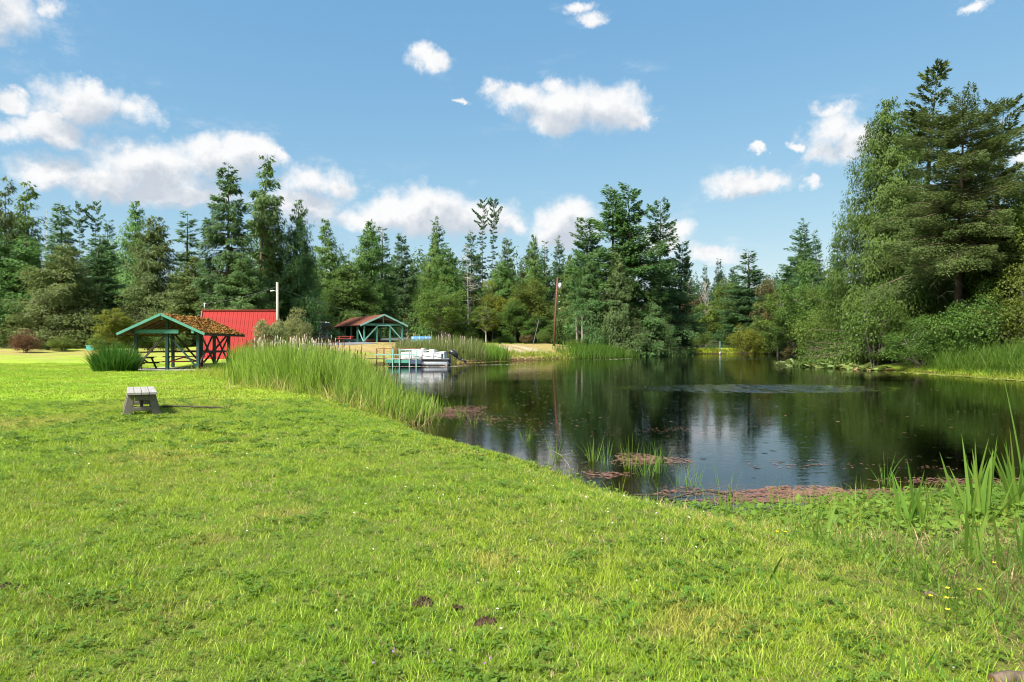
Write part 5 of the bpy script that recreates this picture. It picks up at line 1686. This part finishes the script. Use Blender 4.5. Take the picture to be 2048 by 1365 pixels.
grass_mass('dry_grass', xy, lambda x, y, r: r.uniform(.6, 1.35, len(x)) * (1 - .5 * sstep(-6.5, -1.9, x)), (.014, .03), 'straw', 'dead straw-coloured cattail leaves standing among the green ones', 314, 4, .2, .35, .0, 'reeds', .35)
xy = along([(-17.2, 37.5), (-13.5, 31), (-11, 27)], 1500, .5, r1)
grass_mass('grass', xy, lambda x, y, r: r.uniform(.2, .45, len(x)), (.012, .025), 'yellowgrass', 'yellow-green long grass in front of the mossy pavilion corner', 313, 3, .35, .45, .2, 'grass', .2)
xy = along([(-8.5, 23), (-5.2, 19.4), (-3.2, 16.6), (-2.0, 16.0)], 700, .5, r1)
grass_mass('dry_grass', xy, lambda x, y, r: r.uniform(.25, .8, len(x)), (.008, .016), 'straw', 'dry straw-coloured blades at the foot of the cattails', 303, 3, .3, .4, .15, 'grass', .25)
xy = in_poly([(-11.5, 66.5), (-8.5, 66.6), (-4.4, 68.2), (-2.6, 71), (-3.4, 76), (-8, 74), (-12, 71)], 4200, r1)
grass_mass('reeds', xy, lambda x, y, r: r.uniform(1.2, 1.8, len(x)), (.03, .06), 'reed_far', 'pale-stemmed cattails along the bank behind the pontoon boat', 304, 3, .1, .15, .2)
xy = in_poly([(-2.8, 71), (-.3, 75.6), (-.6, 78), (-3.5, 76)], 1300, r1)
grass_mass('reeds', xy, lambda x, y, r: r.uniform(1.0, 1.6, len(x)), (.03, .06), 'reed', 'short bright cattails left of the sandy shore', 305, 3, .12, .2, .2)
xy = along([(7.5, 90.5), (10, 94), (12.6, 97), (17, 103), (20.5, 108)], 3800, 1.1, r1)
grass_mass('sedge', xy, lambda x, y, r: r.uniform(.9, 1.7, len(x)), (.04, .08), 'sedge', 'tall deep green sedges along the shore of the point', 306, 3, .15, .25, .25)
xy = along([(-.5, 78), (3.0, 82), (6.5, 89.5), (9, 93)], 2600, .6, r1)
grass_mass('grass', xy, lambda x, y, r: r.uniform(.25, .6, len(x)), (.03, .06), 'yellowgrass', 'yellow-green grass at the waterline below the sandy shore', 307, 3, .3, .4, .2, 'grass')
xy = along([(21.5, 109.5), (27, 121.5), (35.7, 131), (46.4, 134), (52, 124)], 4200, .7, r1)
grass_mass('grass', xy, lambda x, y, r: r.uniform(.35, .9, len(x)), (.05, .09), 'yellowgrass', 'yellow-green grass strip along the far end of the pond', 308, 3, .3, .4, .2, 'grass')
xy = along([(48, 133.5), (53, 124), (50.5, 110), (47, 103)], 2200, .9, r1)
grass_mass('sedge', xy, lambda x, y, r: r.uniform(.9, 1.7, len(x)), (.05, .09), 'sedge', 'green sedges in shade at the far right shore', 309, 3, .15, .25, .25)
xy = in_poly([(26.9, 45.0), (26.8, 38), (26.7, 33), (27.5, 29), (33, 28), (32, 38), (30, 45)], 6500, r1)
grass_mass('reeds', xy, lambda x, y, r: r.uniform(1.0, 1.75, len(x)), (.022, .045), 'sedge', 'arching deep green reeds on the right bank', 310, 4, .25, .4, .2, bend=.2)
xy = along([(26.6, 46), (26.5, 40), (26.5, 34)], 900, .25, r1)
grass_mass('grass', xy, lambda x, y, r: r.uniform(.15, .45, len(x)), (.02, .04), 'yellowgrass', 'low pale grass at the waterline of the right bank', 311, 3, .4, .5, .2, 'grass')
xy = in_poly([(-14, 64), (-9, 69), (-2, 78), (4, 88), (-8, 84), (-16, 77)], 3000, r1)
grass_mass('dry_grass', xy, lambda x, y, r: r.uniform(.1, .28, len(x)), (.03, .06), 'straw', 'thin dry grass over the bank below the far pavilion', 312, 2, .4, .4, .3, 'grass')

# cattail heads
def heads(name, xy, z0, r, mat, label, sz):
    mb = MB()
    for (x, y) in xy:
        h = gz(x, y) + z0 + r.normal(0, .14)
        dx_, dy_ = r.normal(0, .04, 2)
        mb.tube([(x - dx_, y - dy_, h - .9), (x, y, h)], .006, 3, False)
        l = sz * r.uniform(.7, 1.3)
        mb.tube([(x, y, h), (x + dx_ * .1, y, h + .02), (x + dx_ * .3, y, h + l), (x + dx_ * .3, y, h + l + .03)], [.006, .017, .016, .004], 6, False)
    return tag(mb.build(name, M[mat], None, True), label, 'reeds', kind='stuff')
heads('cattail_heads', in_poly([(-16, 41), (-10, 27), (-6.5, 22), (-5, 24), (-9, 42), (-12, 46)], 90, r1), 1.5, r1, 'cattail', 'brown cattail heads standing over the near reed bed', .17)
heads('cattail_fluff', in_poly([(-15, 40), (-11, 29), (-8.6, 25), (-9, 36), (-11, 44)], 150, r1), 1.42, r1, 'fluff', 'pale pinkish seed fluff over the back of the reed bed', .15)
heads('cattail_fluff', in_poly([(-11, 67), (-4, 69), (-3, 73), (-11, 71)], 60, r1), 1.75, r1, 'fluff', 'pale seed heads over the cattails behind the boat', .2)

# iris clump at the pavilion
def radial_clump(name, px, Y, rad, n, hr, wr, mat, label, seed, lean=.55, cat='plant', curve=.35, zb=None):
    r = np.random.default_rng(seed)
    x0 = gx(px, Y)
    z0 = gz(x0, Y) if zb is None else zb
    e = empty(name, (x0, Y, z0), 0, label, cat)
    a = r.random(n) * 6.28
    q_ = np.sqrt(r.random(n))
    P = np.stack([np.cos(a) * q_ * rad, np.sin(a) * q_ * rad, np.full(n, -.05)], 1)
    V, pol, nv = blade_strips(P, r.uniform(*hr, n) * (1.05 - .38 * q_ ** 2), r.uniform(*wr, n), a + r.normal(0, .5, n), q_ * lean * r.uniform(.4, 1.2, n), np.abs(r.normal(0, curve, n)) * (.4 + q_), 5, twist=r.random(n) * 6.28)
    link('leaves', np_mesh('leaves', V, pol, {'tint': np.repeat(r.random(n), nv)}), M[mat], e)
    return e
radial_clump('iris_clump', 231, 37.6, 1.05, 1300, (1.25, 1.85), (.026, .05), 'iris', 'big dark green iris clump at the left of the mossy pavilion', 320, .36, curve=.2)
radial_clump('sedge_tussock', 447, 38.0, .5, 320, (.45, .8), (.015, .03), 'sedge', 'dark green tussock at the right corner of the mossy pavilion', 321, .7)
radial_clump('grass_tussock', 622, 20.2, .45, 260, (.35, .65), (.012, .022), 'yellowgrass', 'bright yellow-green tussock in front of the cattails', 322, .8)

# ------------------------------------------------------------------ plants standing in the near water
RUSH = [(1050, 884, 15, .30, 'tiny rush tuft standing alone in open water near the lawn edge'), (1112, 915, 9, .42, 'thin rushes next to the yellowish sprig at the water'),
        (1186, 922, 14, .45, 'rush tuft at the left of the middle row in the water'), (1214, 930, 13, .40, 'rush tuft second from left in the middle row in the water'),
        (1262, 938, 15, .48, 'rush tuft in the middle of the row in the water'), (1292, 952, 18, .46, 'yellowish rush tuft right of the middle of the row'),
        (1318, 945, 20, .50, 'fullest rush tuft at the right of the row in the water'), (1362, 972, 14, .36, 'low rush tuft just right of the row'),
        (1386, 975, 10, .34, 'broken rush tuft nearest the sky reflection'), (1448, 1040, 9, .62, 'tall single-bladed rush at the mud edge'),
        (1480, 1030, 8, .35, 'small rush at the mud edge right of the tall one'), (1536, 1000, 6, .40, 'lone thin rush in the red weed'),
        (1772, 968, 13, .42, 'rush tuft standing in the dark water on the right'), (948, 848, 10, .42, 'rush tuft off the tip of the reed bed'),
        (922, 838, 14, .55, 'rush tuft at the tip of the reed bed'), (1620, 1045, 8, .36, 'rush among the round marsh leaves'), (1705, 1060, 9, .34, 'rush at the right of the marsh leaves'),
        (1085, 930, 8, .20, 'low rush at the lawn edge left of the leafy sprig'), (1150, 962, 9, .22, 'low rush at the lawn edge right of the leafy sprig'), (1240, 990, 10, .24, 'low rush by the thin twig in the shallows'),
        (1300, 1005, 9, .22, 'low rush below the fullest tuft, close to the lawn'), (1345, 1015, 10, .26, 'low rush just left of the tall single-bladed one'), (900, 818, 10, .30, 'short rush on the brown weed spit'),
        (872, 828, 12, .36, 'yellowish rush at the base of the brown weed spit'), (975, 842, 7, .22, 'short rush farthest out from the brown weed spit')]
for i, (px, py, nb, hgt, lb) in enumerate(RUSH):
    x, y = wp(px, py)
    r = np.random.default_rng(400 + i)
    nb = int(nb * 1.6)
    a = r.random(nb) * 6.28
    P = np.stack([np.cos(a) * r.random(nb) * .09, np.sin(a) * r.random(nb) * .09, np.full(nb, -.12)], 1)
    V, pol, nv = blade_strips(P, (hgt + .12) * r.uniform(.6, 1.15, nb), r.uniform(.005, .011, nb), a + r.normal(0, .4, nb), np.abs(r.normal(0, .16, nb)), np.abs(r.normal(0, .22, nb)), 5, twist=r.random(nb) * 6.28)
    ob = link('rush_tuft', np_mesh('rush_tuft', V, pol, {'tint': np.repeat(r.random(nb), nv)}), M['reed' if i % 3 else 'irispale'])
    ob.location = (x, y, max(WZ, gz(x, y)))
    tag(ob, lb, 'rush', 'rush tufts in the near water')

# big irises at the right edge, every leaf its own part
def iris(px, py, leaves, label, seed, zb=-.44):
    dd = (CZ - zb) * F / (py - HOR)
    x0 = gx(px, dd)
    e = empty('iris_plant', (x0, dd, gz(x0, dd) - .02), 0, label, 'plant', 'iris plants at the right edge of the near shore')
    r = np.random.default_rng(seed)
    for (h, ln, az, wdt, cv) in leaves:
        V, pol, nv = blade_strips(np.array([[r.normal(0, .06), r.normal(0, .05), 0]]), np.array([h]), np.array([wdt]), np.array([az]), np.array([ln]), np.array([cv]), 8, twist=np.array([az + 1.57 + r.normal(0, .5) if abs(math.cos(az)) < .5 else 1.57 * 0 + r.normal(0, .4)]))
        link('leaf', np_mesh('leaf', V, pol, {'tint': np.full(len(V), r.random())}, True), M['irispale' if r.random() < .75 else 'sedge'], e)
rr = random.Random(8)
def fan(n, h0, h1, spread):
    o = []
    for i in range(n):
        t = (i + .5) / n * 2 - 1
        az = math.pi if t < 0 else 0.
        o.append((rr.uniform(h0, h1) * (1 - .22 * abs(t)), abs(t) * spread * rr.uniform(.7, 1.2), az + rr.uniform(-.5, .5), rr.uniform(.030, .050) * min(1., .22 + .85 * h1), rr.uniform(0, .10)))
    return o
iris(1958, 1098, fan(22, .50, .86, .5) + [(.75, .5, 2.6, .036, .9)], 'broad-leaved iris fan, left one of the two big ones', 501)
iris(2035, 1085, fan(17, .56, .86, .5) + [(1.35, .10, 2.8, .03, .05)], 'broad-leaved iris cut by the right edge with one very tall leaf', 502)
iris(1832, 1120, fan(12, .35, .66, .35), 'small slender iris left of the two big ones', 503)
iris(1640, 1150, fan(5, .30, .42, .4), 'short pale iris shoot among the marsh leaves', 504, -.3)
iris(1965, 1200, fan(7, .38, .60, .25), 'upright pale iris shoots below the big fan', 505, -.25)
iris(2040, 1185, fan(7, .35, .50, .3), 'pale iris shoots at the lower right edge', 506, -.2)
iris(1830, 1375, fan(7, .12, .22, .6), 'short pale iris shoots at the bottom edge', 507, -.05)
iris(1530, 1215, fan(4, .16, .28, .5), 'thin iris shoot in the lawn below the marsh', 508, -.08)

# round marsh leaves
def discs(name, xy, z, r, rad, mat, label, tilt=.25, sides=7, cat='plants', stretch=1.0):
    n = len(xy)
    a = np.arange(sides) * 2 * np.pi / sides
    ph = r.random(n) * 6.28
    R_ = r.uniform(*rad, n)
    ca, sa = np.cos(a[None] + ph[:, None]), np.sin(a[None] + ph[:, None])
    tx, ty = r.normal(0, tilt, (2, n))
    X = R_[:, None] * ca
    Y_ = R_[:, None] * sa * stretch
    V = np.stack([xy[:, 0][:, None] + X, xy[:, 1][:, None] + Y_, z[:, None] + X * tx[:, None] + Y_ * ty[:, None]], -1)
    me = np_mesh(name, V.reshape(-1, 3), [np.arange(n * sides).reshape(n, sides)], {'tint': np.repeat(r.random(n), sides)})
    return tag(link(name, me, M[mat]), label, cat, kind='stuff')
MARSH = [(1.5, 7.2), (2.4, 7.75), (3.6, 8.05), (4.8, 8.3), (6.6, 8.6), (7.4, 6.4), (4.9, 5.2), (3.4, 5.2), (2.2, 6.1)]
xy = in_poly(MARSH, 5200, r1)
dens_ = np.sin(xy[:, 0] * 5 + 2 * np.sin(xy[:, 1] * 4)) * np.sin(xy[:, 1] * 6 + xy[:, 0])
xy = xy[(dens_ + r1.normal(0, .5, len(xy))) > -.45]
z = np.maximum(ground_z(xy[:, 0], xy[:, 1]), WZ) + r1.uniform(.02, .11, len(xy))
discs('marsh_plants', xy, z, r1, (.013, .030), 'marsh', 'carpet of small round marsh leaves at the near right shore', .35)
xy = in_poly(MARSH, 1900, r1)
grass_mass('marsh_grass', xy, lambda x, y, r: r.uniform(.06, .34, len(x)), (.004, .010), 'reed', 'thin light grass blades among the round marsh leaves', 330, 3, .25, .35, .05, 'grass', .15)
xy = np.concatenate([in_poly([(2.2, 5.5), (4.0, 5.1), (5.5, 4.6), (4.5, 2.4), (2.2, 3.0), (2.4, 4.4)], 2600, r1), along([(1.2, 6.5), (1.9, 5.9), (3.2, 5.2), (4.6, 4.9)], 1300, .2, r1)])
grass_mass('dry_grass', xy, lambda x, y, r: r.uniform(.06, .2, len(x)), (.003, .007), 'straw', 'dead straw stems lying along the lower edge of the marsh', 331, 3, .9, .7, .06, 'grass', .5)
xy = in_poly([(2.0, 5.4), (5.5, 5.0), (4.5, 2.6), (2.2, 3.0)], 3600, r1)
grass_mass('grass', xy, lambda x, y, r: r.uniform(.08, .30, len(x)), (.004, .009), 'marsh', 'longer rough grass in the lower right corner', 332, 3, .35, .5, .06, 'grass', .2)

xy = in_poly([(2.3, 4.8), (5.4, 4.9), (4.4, 2.5), (2.3, 3.0)], 2600, r1)
grass_mass('dead_weeds', xy, lambda x, y, r: r.uniform(.05, .18, len(x)), (.005, .012), 'brownleaf', 'brown withered weeds in the lower right corner', 333, 3, .7, .6, .05, 'weeds', .4)
xy = along([(1.7, 7.0), (1.3, 7.9), (.9, 9.2), (.3, 10.5), (-.6, 11.8), (-1.6, 13.2), (-2.6, 15.8)], 1500, .14, r1)
grass_mass('grass', xy + np.array([-.22, -.1]), lambda x, y, r: r.uniform(.05, .17, len(x)), (.004, .009), 'marsh', 'ragged longer grass hanging over the pond edge of the lawn', 334, 3, .6, .6, .06, 'grass', .3)

xy = in_poly([(2.2, 5.6), (5.8, 5.4), (4.6, 2.5), (2.2, 3.0)], 1500, r1)
z = ground_z(xy[:, 0], xy[:, 1]) + r1.uniform(.02, .12, len(xy))
discs('weed_leaves', xy, z, r1, (.006, .014), 'marsh', 'scattered broad weed leaves in the rough lower right corner', .5)

xy = along([wp(1080, 940), wp(1200, 988), wp(1300, 1022), wp(1450, 1036)], 420, .10, r1)
discs('marsh_plants', xy, np.full(len(xy), WZ + .03) + r1.random(len(xy)) * .05, r1, (.010, .024), 'marsh', 'thin line of small marsh leaves along the lawn edge of the shallows', .35)

# floating weed
def weed_zone(cx, cy, rx, ry, n):
    t = r1.random(n) * 6.28
    q_ = r1.random(n) ** .7
    w_ = 1 + .3 * np.sin(3 * t + cx)
    return np.stack([cx + np.cos(t) * q_ * rx * w_, cy + np.sin(t) * q_ * ry * w_], 1)
Z = []
for (px, py, wx, wy, n) in [(1600, 985, .95, .32, 1500), (1530, 1000, .9, .25, 1100), (1700, 1000, .8, .22, 800), (1790, 985, 1.2, .22, 700), (1950, 965, 1.2, .35, 500), (1290, 920, .6, .55, 700), (1210, 950, .35, .3, 180),
                            (1380, 985, .5, .3, 200), (905, 822, 1.1, 1.4, 2400), (960, 838, .9, .8, 260), (870, 832, .8, .6, 900), (1000, 850, 1.6, 1.5, 120), (1340, 860, .8, .5, 60), (1600, 930, 2.5, .5, 140), (1120, 850, 3, 3, 90)]:
    x, y = wp(px, py)
    Z.append(weed_zone(x, y, wx, wy, n))
xy = np.concatenate(Z)
sd = shore_dist(xy[:, 0], xy[:, 1])
xy = xy[sd < .1]
discs('pond_weed', xy, np.full(len(xy), WZ + .006) + r1.random(len(xy)) * .004, r1, (.010, .030), 'weed', 'mats of red-brown floating pond weed near the lawn edge', .03, 7, 'pond weed', .6)
xy = r1.uniform((-6, 14), (26, 70), (1500, 2))
xy = xy[(shore_dist(xy[:, 0], xy[:, 1]) < -1) & (r1.random(1500) < .8 * np.exp(-(xy[:, 1] - 14) / 26))]
discs('floating_leaves', xy, np.full(len(xy), WZ + .006), r1, (.02, .06), 'weed', 'scattered specks of fallen leaves on the open water', .05, 6, 'leaves', .5)
xy = np.concatenate([along([(26.3, 48), (26.2, 43), (26.2, 38.7), (26.2, 34)], 1600, .28, r1), along([(-10.5, 66.5), (-4.2, 67.7), (-.4, 75)], 900, .25, r1), along([(35, 129.4), (46, 132.2), (51, 123)], 900, .5, r1)])
xy = xy[shore_dist(xy[:, 0], xy[:, 1]) < .3]
discs('duckweed', xy, np.full(len(xy), WZ + .012) + r1.random(len(xy)) * .01, r1, (.05, .14), 'weedgreen', 'yellow-green duckweed lining the far and right shores', .05, 7, 'pond weed')
xy = np.concatenate([along([(-10.5, 57), (-6, 57), (-3.5, 58.5)], 260, .25, r1), along([(-4, 60.5), (1, 62)], 120, .2, r1), along([(8, 78), (16, 88)], 120, .6, r1)])
discs('floating_scum', xy, np.full(len(xy), WZ + .006), r1, (.06, .16), 'fluff', 'thin pale scum lines on the water by the boat', .03, 7, 'pond scum', .4)

# lily pads: leaves standing a little out of the water
lp = empty('water_lily', (25.0, 52, WZ), 0, 'patch of big pale green lily pads below the right bank', 'water plant')
lobem = []
for v in range(4):
    r = random.Random(600 + v)
    pts = []
    nseg = 12
    for i in range(nseg + 1):
        t = .25 + (6.283 - .5) * i / nseg
        q_ = 1 + .06 * math.sin(3 * t + v)
        pts.append((math.cos(t) * q_ * .85, math.sin(t) * q_, .10 * math.sin(2 * t + v) + .06 * math.cos(3 * t)))
    m_ = MB().add([(.1, 0, -.08)] + pts, [(0, i + 1, i + 2) for i in range(nseg)])
    me_ = m_.mesh('leaf', True)
    a_ = me_.attributes.new('tint', 'FLOAT', 'POINT'); a_.data.foreach_set('value', [.2 + .2 * v] * len(me_.vertices))
    lobem.append(me_)
r = random.Random(77)
cnt = 0
while cnt < 230:
    px = r.uniform(1548, 1835) if r.random() < .8 else r.uniform(1548, 1660)
    py = r.uniform(724, 745)
    lo_ = 724 + (px - 1550) / 280 * 12
    hi_ = min(743, 731 + (px - 1550) / 170 * 10.5)
    if not (lo_ < py < hi_):
        continue
    x, y = wp(px, py)
    if shore_dist(np.array([x]), np.array([y]))[0] > .3:
        x = 26.4 - r.random() * 1.2
    o = link('leaf', lobem[cnt % 4], M['lily'] if r.random() < .94 else M['straw'], lp)
    s_ = r.uniform(.24, .46)
    o.scale = (s_, s_, s_)
    o.location = (x - 25.0, y - 52, .06 + abs(r.gauss(0, .14)))
    o.rotation_euler = (r.gauss(.10, .20), r.gauss(-.05, .18), r.random() * 6.28)
    cnt += 1

# ------------------------------------------------------------------ small things on the lawn and shore
xy = []
for (px, py, sp, n) in [(250, 905, 1.2, 40), (170, 920, .8, 30), (600, 910, 1.5, 30), (880, 950, .9, 34), (950, 985, .5, 18), (1250, 1040, .5, 24), (400, 1000, 2, 16), (800, 1150, 1.2, 12), (1300, 1230, .8, 8), (60, 860, 2, 30), (700, 860, 1.5, 26)]:
    x, y = lawn_hole(px, py)
    xy.append(r1.normal((x, y), (sp, sp * 1.3), (n, 2)))
xy = np.concatenate(xy)
xy = xy[(shore_dist(xy[:, 0], xy[:, 1]) > .5) & (xy[:, 1] > 2.4)]
z = ground_z(xy[:, 0], xy[:, 1]) + .055
discs('daisies', xy, z, r1, (.004, .0075), 'flower_white', 'tiny white daisies sprinkled over the lawn', .3, 8, 'flowers')
xy = np.array([lawn_hole(px + r1.normal(0, 6), py + r1.normal(0, 6)) for px, py in [(868, 1322), (905, 1318), (745, 1335), (782, 1312), (980, 1335)] for _ in range(2)])
discs('clover_flowers', xy, ground_z(xy[:, 0], xy[:, 1]) + .05, r1, (.004, .006), 'flower_purple', 'few small purple flowers in the foreground grass', .4, 7, 'flowers')
YF_ = [(1862, 1250, .10), (1897, 1244, .13), (1893, 1262, .12), (1893, 1280, .10), (1570, 1094, .09), (1555, 1090, .08), (1990, 1170, .12), (1958, 1230, .1)]
YL = ['yellow flower at the left of the little group by the cut stub', 'topmost yellow flower of the little group by the cut stub', 'middle yellow flower of the little group by the cut stub', 'lowest yellow flower of the little group by the cut stub',
      'right one of two yellow flowers among the round marsh leaves', 'left one of two yellow flowers among the round marsh leaves', 'yellow flower under the upright pale iris shoots', 'yellow flower alone right of the little group']
for i, (px, py, hh) in enumerate(YF_):
    dd = (CZ + .1) * F / (py + 25 - HOR)
    x = gx(px, dd)
    e = empty('buttercup', (x, dd, gz(x, dd)), i * 1.3, YL[i], 'flower', 'yellow flowers of the near shore')
    MB().tube([(0, 0, 0), (.01, 0, hh * .6), (0, .005, hh)], .0016, 4).build('stem', M['dec'], e)
    for k_ in range(5):
        t = k_ * 1.2566
        c_ = V3(math.cos(t), math.sin(t), 0)
        s_ = V3(-math.sin(t), math.cos(t), 0)
        b_ = V3(0, .005, hh)
        MB().add([b_, b_ + c_ * .007 + s_ * .006 + V3(0, 0, .004), b_ + c_ * .013 + V3(0, 0, .007), b_ + c_ * .007 - s_ * .006 + V3(0, 0, .004)], [(0, 1, 2, 3)]).build('petal', M['flower_yellow'], e)

# twigs
def twig(px, py, zz, pts, rad, label, name='fallen_branch', mat='darkwood', side=4):
    dd = (CZ - zz) * F / (py - HOR)
    x0 = gx(px, dd)
    e = empty(name, (x0, dd, max(WZ, gz(x0, dd)) + .012), 0, label, 'branch')
    MB().tube(pts, [rad] + [rad * .8] * (len(pts) - 2) + [rad * .3], 7).build('stem', M[mat], e, True)
    r = random.Random(px)
    b = MB()
    for i in range(side):
        k_ = r.randrange(1, len(pts))
        p = Vector(pts[k_])
        b.tube([p, p + V3(r.uniform(-.25, .25), r.uniform(-.12, .12), r.uniform(.0, .14))], [rad * .4, rad * .12], 4, False)
    b.build('twigs', M[mat], e, True)
    return e
twig(1390, 1000, WZ, [(-.35, -.05, .0), (-.1, .02, .05), (.12, 0, .10), (.35, .06, .05), (.5, .1, .0)], .014, 'dark fallen branch lying in the shallows below the rush row', side=8)
twig(1320, 995, WZ, [(-.3, .1, .0), (0, 0, .02), (.3, -.1, .01)], .010, 'thin twig at the water left of the fallen branch', side=4)
twig(355, 816, 0, [(-.35, 0, .02), (0, .05, .04), (.35, -.02, .03), (.8, -.1, .03), (1.2, -.2, .01)], .022, 'dark twig lying on the lawn right of the bench', side=9)
e = twig(1130, 958, WZ, [(.12, 0, -.05), (.05, 0, .12), (-.05, .02, .25), (-.14, .0, .30)], .005, 'yellowish leafy sprig growing at the water edge', 'leafy_sprig', 'polewood', 2)
r = np.random.default_rng(9)
P = np.stack([r.normal(0, .12, 90), r.normal(0, .06, 90), r.uniform(-.02, .32, 90)], 1)
V, Q = leaf_quads(P, r.normal(0, 1, (90, 3)), unit(UP + r.normal(0, .5, (90, 3))), r.uniform(.02, .045, 90), r.uniform(.015, .03, 90))
link('leaves', np_mesh('leaves', V, [Q], {'tint': np.repeat(r.random(90), 4)}), M['dec_yellow'], e)

# cut stumps in the rough grass
def log_piece(px, py, zz, ln, rad, rz, label):
    dd = (CZ - zz) * F / (py - HOR)
    x0 = gx(px, dd)
    e = empty('cut_log', (x0, dd, gz(x0, dd) + rad * .6), rz, label, 'log')
    MB().tube([(0, 0, 0), (ln * .3, 0, .01), (ln * .7, 0, .0), (ln, 0, -.01)], [rad, rad * 1.05, rad * .95, rad], 12).build('bark', M['bark'], e, True)
    MB().tube([(-.004, 0, 0), (.002, 0, 0)], rad * .88, 12).build('cut_face', M['tablewood'], e)
log_piece(1850, 1222, -.08, .07, .014, -.4, 'small red-barked cut branch stub in the rough grass')
log_piece(1985, 1378, -.02, .25, .026, .1, 'red-barked log end in the bottom right corner')
